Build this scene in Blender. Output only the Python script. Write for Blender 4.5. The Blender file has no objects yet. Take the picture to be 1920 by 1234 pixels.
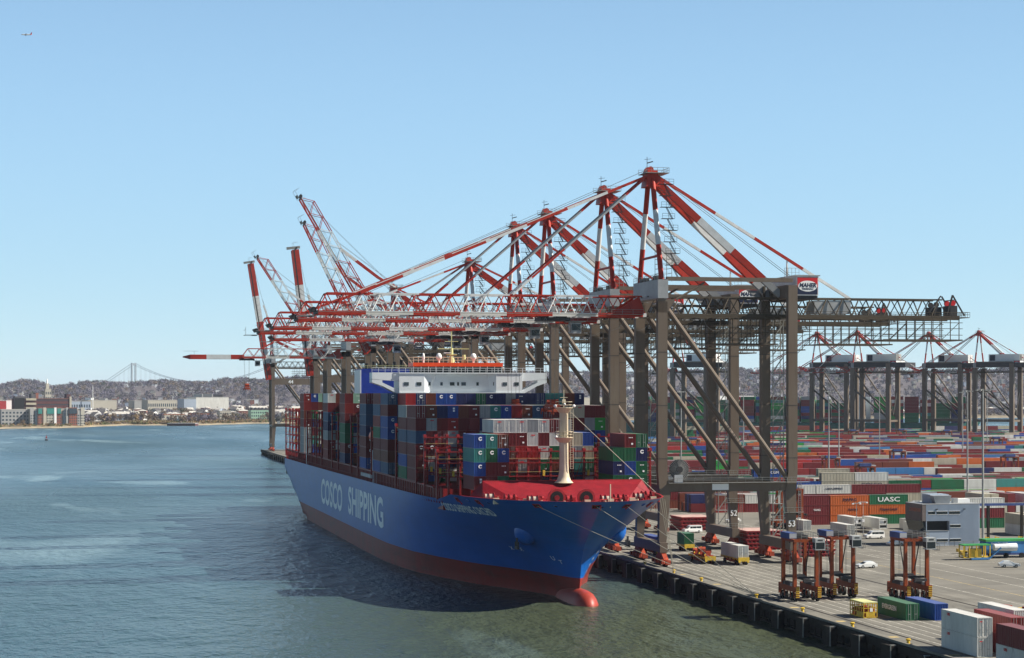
import bpy, math, random
import numpy as np
from mathutils import Vector, Matrix
from mathutils.bvhtree import BVHTree
random.seed(7); RNG = np.random.default_rng(7)
R = math.radians
sc = bpy.context.scene
COL = sc.collection
# ------------------------------------------------------------------ camera, sky, sun, exposure
# world: +Y runs along the quay away from the camera, +X inland, water at z = 0
TH = R(12.51); FPX = 3650.0; CAMZ = 42.0
cam = bpy.data.cameras.new('camera'); camo = bpy.data.objects.new('camera', cam); COL.objects.link(camo)
camo.location = (0, 0, CAMZ); camo.rotation_euler = (R(90), 0, -TH)
cam.sensor_width = 36; cam.lens = FPX / 1920 * 36; cam.shift_y = (740 - 617) / 1920
cam.clip_start = 1; cam.clip_end = 60000
sc.camera = camo
SUN_EL, SUN_ROT = 40.0, 103.0            # sun over the yard, square to the ship
w = bpy.data.worlds.new('World'); sc.world = w; w.use_nodes = True
nt = w.node_tree; bg = nt.nodes['Background']
sky = nt.nodes.new('ShaderNodeTexSky'); sky.sky_type = 'NISHITA'; sky.sun_disc = False
sky.sun_elevation = R(SUN_EL); sky.sun_rotation = R(SUN_ROT)
sky.altitude = 0; sky.air_density = 0.4; sky.dust_density = 0.0; sky.ozone_density = 6.0
# clear spring air: pale airlight near the horizon, the plain Nishita blue higher up
mixs = nt.nodes.new('ShaderNodeMixRGB')
mul = nt.nodes.new('ShaderNodeVectorMath'); mul.operation = 'MULTIPLY'; mul.inputs[1].default_value = (1.05, .6, .0)
add = nt.nodes.new('ShaderNodeVectorMath'); add.operation = 'ADD'; add.inputs[1].default_value = (2.95, 5.5, 9.3)
# the airlight thins towards the zenith, as in any clear sky
tc = nt.nodes.new('ShaderNodeTexCoord'); sp = nt.nodes.new('ShaderNodeSeparateXYZ'); mr = nt.nodes.new('ShaderNodeMapRange')
mr.interpolation_type = 'SMOOTHSTEP'; mr.inputs[1].default_value = .08; mr.inputs[2].default_value = .50; mr.inputs[3].default_value = 0.0; mr.inputs[4].default_value = 1.0
nt.links.new(tc.outputs['Generated'], sp.inputs[0]); nt.links.new(sp.outputs[2], mr.inputs[0]); nt.links.new(mr.outputs[0], mixs.inputs[0]); nt.links.new(sky.outputs[0], mixs.inputs[2])
nt.links.new(sky.outputs[0], mul.inputs[0]); nt.links.new(mul.outputs[0], add.inputs[0]); nt.links.new(add.outputs[0], mixs.inputs[1]); nt.links.new(mixs.outputs[0], bg.inputs[0]); bg.inputs[1].default_value = 0.0535
sl = bpy.data.lights.new('sun', 'SUN'); sl.energy = 5.0; sl.angle = R(0.5); sl.color = (1, .93, .82)
so = bpy.data.objects.new('sun', sl); COL.objects.link(so)
sd = Vector((math.sin(R(SUN_ROT)) * math.cos(R(SUN_EL)), math.cos(R(SUN_ROT)) * math.cos(R(SUN_EL)), math.sin(R(SUN_EL))))
so.rotation_euler = sd.to_track_quat('Z', 'Y').to_euler(); so.location = (0, 0, 300)
sc.view_settings.view_transform = 'Standard'; sc.view_settings.look = 'None'
sc.view_settings.gamma = 1; sc.view_settings.use_curve_mapping = False
sc.view_settings.exposure = 0.92

def at(x, y, z):
    """world point at height z seen at photo pixel x, y (1920 wide) below/above the horizon"""
    Z = (CAMZ - z) * FPX / (y - 740.0); X = (x - 960.0) / FPX * Z
    return (X * math.cos(TH) + Z * math.sin(TH), -X * math.sin(TH) + Z * math.cos(TH), z)
def atZ(x, Z):
    """plan position at depth Z for photo column x"""
    X = (x - 960.0) / FPX * Z
    return (X * math.cos(TH) + Z * math.sin(TH), -X * math.sin(TH) + Z * math.cos(TH))

# ------------------------------------------------------------------ materials
MATS = {}
def mat(k, col, rough=.6, metal=0., var=.15, scale=.4, stretch=1., bump=0., bscale=3., coat=0., emit=None, spec=.3, dirt=None, stain=None, seams=None, dust=0):
    m = bpy.data.materials.new(k); m.use_nodes = True; n = m.node_tree.nodes; L = m.node_tree.links
    p = n['Principled BSDF']; p.inputs['Roughness'].default_value = rough; p.inputs['Metallic'].default_value = metal
    p.inputs['Coat Weight'].default_value = coat; p.inputs['Coat Roughness'].default_value = .12
    if spec is not None: p.inputs['Specular IOR Level'].default_value = spec
    c = (*col, 1)
    g = n.new('ShaderNodeNewGeometry'); mp = n.new('ShaderNodeMapping'); mp.inputs['Scale'].default_value = (1, 1, stretch)
    L.new(g.outputs['Position'], mp.inputs[0])
    nz = n.new('ShaderNodeTexNoise'); nz.inputs['Scale'].default_value = scale; nz.inputs['Detail'].default_value = 5
    nz.inputs['Roughness'].default_value = .65
    L.new(mp.outputs[0], nz.inputs['Vector'])
    rp = n.new('ShaderNodeValToRGB'); e = rp.color_ramp.elements
    e[0].position = .3; e[1].position = .7
    lo = tuple(max(0, x * (1 - var * 1.6)) for x in col); hi = tuple(min(1, x * (1 + var)) for x in col)
    if dirt: lo = tuple(a * (1 - var * 2) + b * var * 2 for a, b in zip(col, dirt))
    e[0].color = (*lo, 1); e[1].color = (*hi, 1)
    L.new(nz.outputs['Fac'], rp.inputs[0]); out = rp.outputs[0]
    if stain:      # (mapping scale xyz, threshold lo, hi, colour, amount): blotches or streaks of dirt
        for (ms, lo_, hi_, cc, am) in stain:
            m3 = n.new('ShaderNodeMapping'); m3.inputs['Scale'].default_value = ms; L.new(g.outputs['Position'], m3.inputs[0])
            n3 = n.new('ShaderNodeTexNoise'); n3.inputs['Scale'].default_value = 1; n3.inputs['Detail'].default_value = 6; n3.inputs['Roughness'].default_value = .7; L.new(m3.outputs[0], n3.inputs['Vector'])
            r3 = n.new('ShaderNodeMapRange'); r3.inputs[1].default_value = lo_; r3.inputs[2].default_value = hi_; r3.inputs[3].default_value = 0; r3.inputs[4].default_value = am; L.new(n3.outputs['Fac'], r3.inputs[0])
            mx = n.new('ShaderNodeMixRGB'); mx.inputs[2].default_value = (*cc, 1); L.new(r3.outputs[0], mx.inputs[0]); L.new(out, mx.inputs[1]); out = mx.outputs[0]
    if seams:      # plate joints on a side that runs along Y
        sx = n.new('ShaderNodeSeparateXYZ'); cx = n.new('ShaderNodeCombineXYZ'); L.new(g.outputs['Position'], sx.inputs[0]); L.new(sx.outputs[1], cx.inputs[0]); L.new(sx.outputs[2], cx.inputs[1])
        bt = n.new('ShaderNodeTexBrick'); bt.inputs['Scale'].default_value = 1; bt.inputs['Brick Width'].default_value = 9.6; bt.inputs['Row Height'].default_value = 2.7; bt.inputs['Mortar Size'].default_value = .05; bt.inputs['Mortar Smooth'].default_value = .6
        bt.inputs['Color1'].default_value = (1, 1, 1, 1); bt.inputs['Color2'].default_value = (.90, .90, .90, 1); bt.inputs['Mortar'].default_value = (.62, .62, .62, 1); L.new(cx.outputs[0], bt.inputs['Vector'])
        mx = n.new('ShaderNodeMixRGB'); mx.blend_type = 'MULTIPLY'; mx.inputs[0].default_value = seams; L.new(out, mx.inputs[1]); L.new(bt.outputs['Color'], mx.inputs[2]); out = mx.outputs[0]
    if dust:       # pale dust lying on level roofs
        sn = n.new('ShaderNodeSeparateXYZ'); L.new(g.outputs['Normal'], sn.inputs[0]); r5 = n.new('ShaderNodeMapRange'); r5.inputs[1].default_value = .8; r5.inputs[2].default_value = .98; r5.inputs[4].default_value = dust; L.new(sn.outputs[2], r5.inputs[0])
        mx = n.new('ShaderNodeMixRGB'); mx.inputs[2].default_value = (.36, .33, .30, 1); L.new(r5.outputs[0], mx.inputs[0]); L.new(out, mx.inputs[1]); out = mx.outputs[0]
    L.new(out, p.inputs['Base Color'])
    if bump:
        b = n.new('ShaderNodeBump'); b.inputs['Strength'].default_value = bump; b.inputs['Distance'].default_value = .1
        n2 = n.new('ShaderNodeTexNoise'); n2.inputs['Scale'].default_value = bscale; n2.inputs['Detail'].default_value = 4
        L.new(g.outputs['Position'], n2.inputs['Vector']); L.new(n2.outputs['Fac'], b.inputs['Height']); L.new(b.outputs[0], p.inputs['Normal'])
    MATS[k] = m; return m
rust = (.12, .05, .025)
mat('steel_taupe', (.132, .106, .080), .5, var=.12, scale=.25, stretch=.3, dirt=rust, stain=[((1.2, 1.2, .12), .56, .75, (.05, .03, .02), .55)])
mat('steel_dark', (.075, .068, .055), .55, var=.2)
mat('steel_light', (.30, .31, .315), .5, var=.10)
mat('red_paint', (.40, .027, .012), .45, var=.16, scale=.5, stain=[((.5, .5, .5), .58, .75, (.14, .03, .02), .5)])
mat('white_paint', (.64, .64, .62), .45, var=.10, scale=.5, stain=[((.6, .6, .25), .58, .78, (.25, .18, .12), .5)])
mat('grey_paint', (.34, .36, .38), .5)
mat('girder_brown_shaded', (.078, .062, .044), .55, var=.15, scale=.4)  # darker copy of the leg steel, the girder's shade put into the colour
mat('dark_metal', (.035, .035, .038), .6)
mat('rail_metal', (.24, .24, .22), .5)
mat('galv', (.38, .38, .36), .45, metal=.3)
mat('bogie_orange', (.36, .05, .018), .55, var=.3, scale=1.2, dirt=(.04, .02, .015))
mat('straddle_orange', (.25, .045, .008), .5, var=.22, scale=.8, dirt=(.08, .025, .012), stain=[((1.5, 1.5, .3), .55, .75, (.05, .02, .012), .6)])
mat('tyre', (.018, .018, .018), .9)
mat('glass', (.02, .03, .035), .12, var=.05)
mat('glass_far', (.05, .07, .09), .2)
mat('blue_box', (.05, .08, .22), .5)
mat('ship_red', (.22, .009, .011), .5, var=.22, scale=.6)
mat('deck_red', (.215, .007, .014), .55, var=.18, scale=.5)
mat('bulwark_red', (.34, .02, .025), .5)
mat('cream', (.58, .50, .36), .4, var=.08, scale=.6, dirt=(.4, .22, .1))
mat('cab_white', (.42, .43, .42), .4, var=.15, scale=1)
mat('ship_white', (.66, .70, .72), .4, var=.04, scale=.3)
mat('funnel_blue', (.010, .035, .26), .4)
mat('orange_band', (.75, .07, .015), .4)
mat('yellow', (.62, .42, .04), .5, var=.2, scale=1.5, dirt=rust)
mat('pale_yellow', (.60, .60, .28), .5)
mat('rope', (.40, .37, .30), .8, var=.1)
mat('cable', (.16, .16, .15), .6)
mat('concrete_deck', (.185, .176, .150), .85, var=.2, scale=.08, bump=.3, bscale=4, stain=[((.25, .03, .2), .52, .72, (.075, .07, .06), .65), ((.5, .4, .4), .57, .70, (.04, .036, .032), .6), ((.06, .06, .06), .55, .7, (.27, .26, .22), .4)])
mat('yard_asphalt', (.175, .166, .142), .9, var=.16, scale=.05, bump=.3, bscale=4, stain=[((.02, .22, .2), .52, .7, (.085, .08, .07), .5), ((.4, .4, .4), .62, .74, (.05, .045, .04), .5)])
mat('line_white', (.52, .50, .44), .8, var=.35, scale=.8)
mat('line_yellow', (.50, .38, .16), .8, var=.35, scale=.8)
mat('joint', (.10, .095, .085), .9)
mat('rail_steel', (.12, .10, .08), .5, metal=.5)
mat('timber_black', (.016, .013, .011), .85, var=.3, scale=1)
mat('pile', (.026, .021, .017), .9, var=.3)
mat('cladding', (.33, .39, .47), .5, var=.05, scale=.2)
mat('cladding_brown', (.165, .135, .125), .6, var=.08)
mat('sign_red', (.55, .02, .025), .4, var=.03)
mat('sign_navy', (.012, .018, .05), .4, var=.03)
mat('sign_white', (.82, .82, .80), .4, var=.02)
mat('black', (.008, .008, .009), .6, var=.02)
mat('letter_orange', (.40, .16, .10), .6, var=.02)
mat('hatch_red', (.28, .016, .02), .5, var=.15)
mat('hatch_top', (.48, .32, .28), .7, var=.25, scale=.5)
mat('car_white', (.75, .75, .72), .25, coat=.6, var=.03)
mat('car_dark', (.03, .03, .05), .25, coat=.6, var=.03)
mat('pipe_white', (.7, .72, .72), .5)
mat('frame_green', (.05, .30, .08), .5)
CC = {
 'maroon': (0.144, 0.013, 0.018), 'dark red': (0.213, 0.019, 0.018), 'rust brown': (0.150, 0.037, 0.022), 'red': (0.338, 0.019, 0.020),
 'navy': (0.009, 0.019, 0.094), 'blue': (0.011, 0.062, 0.275), 'steel blue': (0.033, 0.088, 0.175), 'green': (0.009, 0.119, 0.050), 'teal': (0.037, 0.213, 0.194),
 'bright green': (0.019, 0.275, 0.044), 'white': (0.575, 0.575, 0.537), 'light grey': (0.263, 0.281, 0.288), 'cream': (0.413, 0.381, 0.288), 'orange': (0.475, 0.106, 0.021),
 'sky blue': (0.037, 0.175, 0.400), 'pale green': (0.275, 0.450, 0.338)}
for k, c in CC.items(): mat('box ' + k, c, .5, var=.16, scale=.35, stretch=.25, dirt=tuple(.5 * x + .5 * y for x, y in zip(c, rust)), stain=[((.9, .9, .25), .60, .78, (.09, .055, .035), .5)], dust=.16)
# gloss hull paints
def hullmat(k, col, low):
    m = mat(k, col, .34, var=.08, scale=.12, stretch=3., coat=.0, spec=.32, seams=.55, stain=[((.5, .5, .035), .60, .80, (.10, .07, .06), .40), ((.10, .10, .02), .52, .8, (.03, .12, .30), .5)])
    return m
hullmat('hull_blue', (.004, .105, .42), 0)
mat('bulb_red_lit', (.33, .045, .030), .45, var=.12, scale=.4)  # same antifouling: bulb copy lightened as if sunlit, hull copy darkened as shaded
mat('hull_antifoul', (.24, .026, .02), .5, var=.22, scale=.25, stretch=.5, dirt=(.14, .06, .05), seams=.4, stain=[((.08, .08, .5), .50, .72, (.085, .035, .03), .7), ((.6, .6, .08), .56, .76, (.16, .13, .11), .4)])
mat('hull_letter', (.82, .87, .88), .4, var=.08)
# far things
mat('far_soil', (.16, .13, .085), 1, var=.3, scale=.02)
mat('far_hill', (.11, .095, .10), 1, var=.3, scale=.01)
mat('shore_sand', (.30, .25, .17), 1, var=.25, scale=.03)
mat('twig_grey', (.14, .125, .14), 1, var=.1, scale=.02)
mat('twig_brown', (.165, .125, .092), 1, var=.1, scale=.02)
mat('twig_purple', (.12, .11, .15), 1, var=.1, scale=.02)
mat('evergreen_needles', (.05, .065, .03), 1, var=.2, scale=.1)
mat('reed', (.30, .21, .11), 1, var=.2, scale=.05)
mat('grass_bank', (.13, .15, .055), 1, var=.2, scale=.02)
mat('brick', (.26, .10, .07), .9, var=.1)
mat('dark_brick', (.10, .045, .05), .9, var=.1)
mat('stone_pale', (.46, .43, .36), .9, var=.06)
mat('stone_grey', (.36, .36, .35), .9, var=.06)
mat('roof_dark', (.10, .095, .10), .9, var=.2)
mat('roof_pale', (.48, .46, .42), .9, var=.1)
mat('bridge_steel', (.22, .27, .30), .7, var=.02)

def K(k): return MATS[k]
# ------------------------------------------------------------------ mesh builder
class MB:
    def __init__(s): s.v = []; s.f = []; s.m = []
    def quad(s, pts, k):
        i = len(s.v); s.v += [tuple(p) for p in pts]; s.f.append(tuple(range(i, i + len(pts)))); s.m.append(k); return s
    def box(s, x0, x1, y0, y1, z0, z1, k):
        i = len(s.v)
        s.v += [(x0, y0, z0), (x1, y0, z0), (x1, y1, z0), (x0, y1, z0), (x0, y0, z1), (x1, y0, z1), (x1, y1, z1), (x0, y1, z1)]
        for a in ((0, 3, 2, 1), (4, 5, 6, 7), (0, 1, 5, 4), (1, 2, 6, 5), (2, 3, 7, 6), (3, 0, 4, 7)):
            s.f.append(tuple(i + q for q in a)); s.m.append(k)
        return s
    def hexa(s, P, k):   # 8 points bottom 4 top 4
        i = len(s.v); s.v += [tuple(p) for p in P]
        for a in ((0, 3, 2, 1), (4, 5, 6, 7), (0, 1, 5, 4), (1, 2, 6, 5), (2, 3, 7, 6), (3, 0, 4, 7)):
            s.f.append(tuple(i + q for q in a)); s.m.append(k)
        return s
    def beam(s, p, q, wd, h, k, w2=None, h2=None):
        p = Vector(p); q = Vector(q); d = (q - p)
        if d.length < 1e-6: return s
        d.normalize(); up = Vector((0, 0, 1)) if abs(d.z) < .95 else Vector((0, 1, 0))
        a = d.cross(up).normalized(); b = a.cross(d).normalized()
        w2 = wd if w2 is None else w2; h2 = h if h2 is None else h2
        P = [p - a * wd / 2 - b * h / 2, p + a * wd / 2 - b * h / 2, p + a * wd / 2 + b * h / 2, p - a * wd / 2 + b * h / 2,
             q - a * w2 / 2 - b * h2 / 2, q + a * w2 / 2 - b * h2 / 2, q + a * w2 / 2 + b * h2 / 2, q - a * w2 / 2 + b * h2 / 2]
        return s.hexa(P, k)
    def tube(s, p, q, r, k, n=6, r2=None, caps=True):
        p = Vector(p); q = Vector(q); d = q - p
        if d.length < 1e-6: return s
        d.normalize(); up = Vector((0, 0, 1)) if abs(d.z) < .95 else Vector((0, 1, 0))
        a = d.cross(up).normalized(); b = a.cross(d).normalized(); r2 = r if r2 is None else r2
        i = len(s.v)
        for c, rr in ((p, r), (q, r2)):
            for j in range(n):
                t = 2 * math.pi * j / n; s.v.append(tuple(c + (a * math.cos(t) + b * math.sin(t)) * rr))
        for j in range(n):
            s.f.append((i + j, i + (j + 1) % n, i + n + (j + 1) % n, i + n + j)); s.m.append(k)
        if caps:
            s.f.append(tuple(i + j for j in reversed(range(n)))); s.m.append(k)
            s.f.append(tuple(i + n + j for j in range(n))); s.m.append(k)
        return s
    def bands(s, p, q, cuts, fn):
        """cuts: [(t_end, key)...]; fn(p, q, key)"""
        p = Vector(p); q = Vector(q); t0 = 0
        for t1, k in cuts: fn(p.lerp(q, t0), p.lerp(q, t1), k); t0 = t1
        return s
    def lathe(s, prof, c, k, n=16):
        i = len(s.v); m = len(prof)
        for (r, z) in prof:
            for j in range(n):
                t = 2 * math.pi * j / n; s.v.append((c[0] + r * math.cos(t), c[1] + r * math.sin(t), c[2] + z))
        for a in range(m - 1):
            for j in range(n):
                s.f.append((i + a * n + j, i + a * n + (j + 1) % n, i + (a + 1) * n + (j + 1) % n, i + (a + 1) * n + j)); s.m.append(k)
        s.f.append(tuple(i + (m - 1) * n + j for j in range(n))); s.m.append(k)
        return s
    def ellipsoid(s, c, r, k, nu=16, nv=10):
        i = len(s.v)
        for a in range(nv + 1):
            ph = math.pi * a / nv
            for b in range(nu):
                t = 2 * math.pi * b / nu
                s.v.append((c[0] + r[0] * math.sin(ph) * math.cos(t), c[1] + r[1] * math.cos(ph), c[2] + r[2] * math.sin(ph) * math.sin(t)))
        for a in range(nv):
            for b in range(nu):
                s.f.append((i + a * nu + b, i + (a + 1) * nu + b, i + (a + 1) * nu + (b + 1) % nu, i + a * nu + (b + 1) % nu)); s.m.append(k)
        return s
    def rail(s, pts, k, h=1.1, step=2.0, r=.04, mid=True):
        """handrail along a polyline"""
        for p, q in zip(pts[:-1], pts[1:]):
            p = Vector(p); q = Vector(q); L = (q - p).length; n = max(1, int(L / step)); up = Vector((0, 0, h))
            s.beam(p + up, q + up, r * 2, r * 2, k)
            if mid: s.beam(p + up * .5, q + up * .5, r * 1.4, r * 1.4, k)
            for j in range(n + 1):
                c = p.lerp(q, j / n); s.beam(c, c + up, r * 1.6, r * 1.6, k)
        return s
    def mesh(s, name, smooth=False):
        me = bpy.data.meshes.new(name); me.from_pydata(s.v, [], s.f)
        keys = []
        for k in s.m:
            if k not in keys: keys.append(k)
        for k in keys: me.materials.append(K(k))
        if len(keys) > 1:
            me.polygons.foreach_set('material_index', [keys.index(k) for k in s.m])
        if smooth: me.polygons.foreach_set('use_smooth', [True] * len(me.polygons))
        me.update(); return me
    def build(s, name, parent=None, smooth=False, stuff=False, loc=None, label=None):
        o = bpy.data.objects.new(name, s.mesh(name, smooth)); COL.objects.link(o)
        if parent is not None: o.parent = parent
        if loc is not None: o.location = loc
        if stuff: o['kind'] = 'stuff'
        if label: o['label'] = label
        return o

def empty(name, loc, rz=0.):
    o = bpy.data.objects.new(name, None); COL.objects.link(o); o.location = loc; o.rotation_euler = (0, 0, rz)
    o.empty_display_size = .5; return o
def tag(o, label, cat, group=None):
    o['label'] = label; o['category'] = cat
    if group: o['group'] = group
    return o
def put(name, me, loc, rz=0., parent=None):
    o = bpy.data.objects.new(name, me); COL.objects.link(o); o.location = loc; o.rotation_euler = (0, 0, rz)
    if parent is not None: o.parent = parent
    return o
def kids(root):
    return [o for o in COL.objects if o.parent == root]
def copy_tree(root, loc, rz=None):
    ch = {}
    for o in list(COL.objects):
        if o.parent is not None: ch.setdefault(o.parent.name, []).append(o)
    def rec(o, par):
        c = o.copy(); COL.objects.link(c); c.parent = par
        for q in ch.get(o.name, []): rec(q, c)
        return c
    r = rec(root, None); r.location = loc
    if rz is not None: r.rotation_euler = (0, 0, rz)
    return r
def struct(o): o['kind'] = 'structure'; return o
def stuff(o): o['kind'] = 'stuff'; return o
def paint(o, key, slot=0):
    o.material_slots[slot].link = 'OBJECT'; o.material_slots[slot].material = K(key)
_tc = {}
def text_mesh(txt, key, size=1., sx=1., bold=.0, depth=.02, align='CENTER', shear=0.):
    """lettering as a flat-lying mesh: x right, y up, z thickness"""
    ck = (txt, key, size, sx, bold, depth, align, shear)
    if ck in _tc: return _tc[ck]
    cu = bpy.data.curves.new('lettering', 'FONT'); cu.body = txt; cu.size = size; cu.offset = bold; cu.extrude = depth / 2
    cu.align_x = align; cu.align_y = 'CENTER'; cu.resolution_u = 3; cu.shear = shear
    o = bpy.data.objects.new('lettering', cu); COL.objects.link(o)
    dg = bpy.context.evaluated_depsgraph_get(); dg.update()
    me = bpy.data.meshes.new_from_object(o.evaluated_get(dg)); me.name = 'lettering'
    for v in me.vertices: v.co.x *= sx
    me.materials.clear(); me.materials.append(K(key))
    bpy.data.objects.remove(o); _tc[ck] = me; return me
def lettering(txt, key, loc, parent, facing='-y', size=1., sx=1., bold=0., depth=.02, align='CENTER', name='lettering', shear=0.):
    me = text_mesh(txt, key, size, sx, bold, depth, align, shear)
    o = bpy.data.objects.new(name, me); COL.objects.link(o); o.location = loc
    o.rotation_euler = {'-y': (R(90), 0, 0), '-x': (R(90), 0, R(-90)), '+x': (R(90), 0, R(90)), '+y': (R(90), 0, R(180))}[facing]
    o.parent = parent; return o
def np_mesh(name, V, F, mats, mi=None):
    """V (n,3), F (m,k) uniform polygons"""
    V = np.asarray(V, np.float32); F = np.asarray(F, np.int32); k = F.shape[1]
    me = bpy.data.meshes.new(name); me.vertices.add(len(V)); me.vertices.foreach_set('co', V.ravel())
    me.loops.add(F.size); me.loops.foreach_set('vertex_index', F.ravel())
    me.polygons.add(len(F)); me.polygons.foreach_set('loop_start', np.arange(0, F.size, k, dtype=np.int32))
    me.polygons.foreach_set('loop_total', np.full(len(F), k, np.int32))
    for m in mats: me.materials.append(K(m))
    me.polygons.foreach_set('use_smooth', [False] * len(F))
    if mi is not None: me.polygons.foreach_set('material_index', np.asarray(mi, np.int32))
    me.update(calc_edges=True); me.validate(); return me
BOXF = np.array([(0, 3, 2, 1), (4, 5, 6, 7), (0, 1, 5, 4), (1, 2, 6, 5), (2, 3, 7, 6), (3, 0, 4, 7)])
def np_boxes(name, B, mats, mi):
    """B (n,6) x0 x1 y0 y1 z0 z1"""
    B = np.asarray(B, float); n = len(B)
    x = B[:, [0, 1, 1, 0, 0, 1, 1, 0]]; y = B[:, [2, 2, 3, 3, 2, 2, 3, 3]]; z = B[:, [4, 4, 4, 4, 5, 5, 5, 5]]
    V = np.stack([x, y, z], 2).reshape(-1, 3); F = (np.arange(n)[:, None, None] * 8 + BOXF[None]).reshape(-1, 4)
    return np_mesh(name, V, F, mats, np.repeat(np.asarray(mi), 6))
ORD = ['', 'first', 'second', 'third', 'fourth', 'fifth', 'sixth', 'seventh', 'eighth', 'ninth', 'tenth', 'eleventh', 'twelfth', 'thirteenth',
       'fourteenth', 'fifteenth', 'sixteenth', 'seventeenth', 'eighteenth', 'nineteenth', 'twentieth', 'twenty-first', 'twenty-second', 'twenty-third', 'twenty-fourth', 'twenty-fifth',
       'twenty-sixth', 'twenty-seventh', 'twenty-eighth', 'twenty-ninth', 'thirtieth']
GZ = 3.5     # quay level
# ================================================================== SETTING
def water_material():
    m = bpy.data.materials.new('water'); m.use_nodes = True; n = m.node_tree.nodes; L = m.node_tree.links
    p = n['Principled BSDF']; p.inputs['IOR'].default_value = 1.33
    g = n.new('ShaderNodeNewGeometry')
    # silt and current patches: real variation of the water body
    mp = n.new('ShaderNodeMapping'); mp.inputs['Scale'].default_value = (.0035, .0022, .01); L.new(g.outputs['Position'], mp.inputs[0])
    nz = n.new('ShaderNodeTexNoise'); nz.inputs['Scale'].default_value = 1; nz.inputs['Detail'].default_value = 4; L.new(mp.outputs[0], nz.inputs[0])
    rp = n.new('ShaderNodeValToRGB'); e = rp.color_ramp.elements; e[0].position = .35; e[1].position = .68
    e[0].color = (.024, .066, .092, 1); e[1].color = (.046, .078, .078, 1)
    L.new(nz.outputs['Fac'], rp.inputs[0])
    # pale foam slicks and turbid streaks drawn out by the tide
    m4 = n.new('ShaderNodeMapping'); m4.inputs['Scale'].default_value = (.011, .0030, .01); m4.inputs['Rotation'].default_value = (0, 0, .9); L.new(g.outputs['Position'], m4.inputs[0])
    n4 = n.new('ShaderNodeTexNoise'); n4.inputs['Scale'].default_value = 1; n4.inputs['Detail'].default_value = 5; n4.inputs['Distortion'].default_value = 1.4; L.new(m4.outputs[0], n4.inputs[0])
    r4 = n.new('ShaderNodeMapRange'); r4.inputs[1].default_value = .58; r4.inputs[2].default_value = .66; r4.inputs[3].default_value = 0; r4.inputs[4].default_value = .7; L.new(n4.outputs['Fac'], r4.inputs[0])
    x4 = n.new('ShaderNodeMixRGB'); x4.inputs[2].default_value = (.17, .25, .27, 1); L.new(r4.outputs[0], x4.inputs[0])
    # olive silt stirred up in the corner between the bow and the quay wall
    sp = n.new('ShaderNodeSeparateXYZ'); L.new(g.outputs['Position'], sp.inputs[0])
    ra = n.new('ShaderNodeMapRange'); ra.interpolation_type = 'SMOOTHSTEP'; ra.inputs[1].default_value = 10; ra.inputs[2].default_value = 95; L.new(sp.outputs[0], ra.inputs[0])
    rb = n.new('ShaderNodeMapRange'); rb.interpolation_type = 'SMOOTHSTEP'; rb.inputs[1].default_value = 470; rb.inputs[2].default_value = 350; L.new(sp.outputs[1], rb.inputs[0])
    mu = n.new('ShaderNodeMath'); mu.operation = 'MULTIPLY'; L.new(ra.outputs[0], mu.inputs[0]); L.new(rb.outputs[0], mu.inputs[1])
    xo = n.new('ShaderNodeMixRGB'); xo.inputs[2].default_value = (.054, .066, .036, 1); L.new(mu.outputs[0], xo.inputs[0]); L.new(rp.outputs[0], xo.inputs[1])
    L.new(xo.outputs[0], x4.inputs[1])
    L.new(x4.outputs[0], p.inputs['Base Color']); p.inputs['Specular IOR Level'].default_value = .23
    # wind patches change the roughness
    mp2 = n.new('ShaderNodeMapping'); mp2.inputs['Scale'].default_value = (.006, .0016, .01); mp2.inputs['Rotation'].default_value = (0, 0, .5)
    L.new(g.outputs['Position'], mp2.inputs[0])
    nw = n.new('ShaderNodeTexNoise'); nw.inputs['Scale'].default_value = 1; nw.inputs['Detail'].default_value = 3; L.new(mp2.outputs[0], nw.inputs[0])
    mr = n.new('ShaderNodeMapRange'); mr.inputs[1].default_value = .4; mr.inputs[2].default_value = .65; mr.inputs[3].default_value = .20; mr.inputs[4].default_value = .36
    L.new(nw.outputs['Fac'], mr.inputs[0]); L.new(mr.outputs[0], p.inputs['Roughness'])
    # ripples on three scales
    hs = None
    for s, a, rot in ((.75, .42, .3), (.24, .95, -.2), (.07, 1.8, .15)):
        mq = n.new('ShaderNodeMapping'); mq.inputs['Scale'].default_value = (s, s * .55, s); mq.inputs['Rotation'].default_value = (0, 0, rot)
        L.new(g.outputs['Position'], mq.inputs[0])
        q = n.new('ShaderNodeTexNoise'); q.inputs['Scale'].default_value = 1; q.inputs['Detail'].default_value = 3; q.inputs['Roughness'].default_value = .6
        L.new(mq.outputs[0], q.inputs[0])
        mm = n.new('ShaderNodeMath'); mm.operation = 'MULTIPLY'; mm.inputs[1].default_value = a; L.new(q.outputs['Fac'], mm.inputs[0])
        if hs is None: hs = mm
        else:
            ad = n.new('ShaderNodeMath'); ad.operation = 'ADD'; L.new(hs.outputs[0], ad.inputs[0]); L.new(mm.outputs[0], ad.inputs[1]); hs = ad
    b = n.new('ShaderNodeBump'); b.inputs['Strength'].default_value = 1.0; b.inputs['Distance'].default_value = 1.15
    L.new(hs.outputs[0], b.inputs['Height']); L.new(b.outputs[0], p.inputs['Normal'])
    MATS['water'] = m
water_material()
o = MB().quad([(-16000, -600, 0), (22000, -600, 0), (22000, 26000, 0), (-16000, 26000, 0)], 'water').build('water'); struct(o)
XQ, YEND = 123.6, 1367.0
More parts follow.
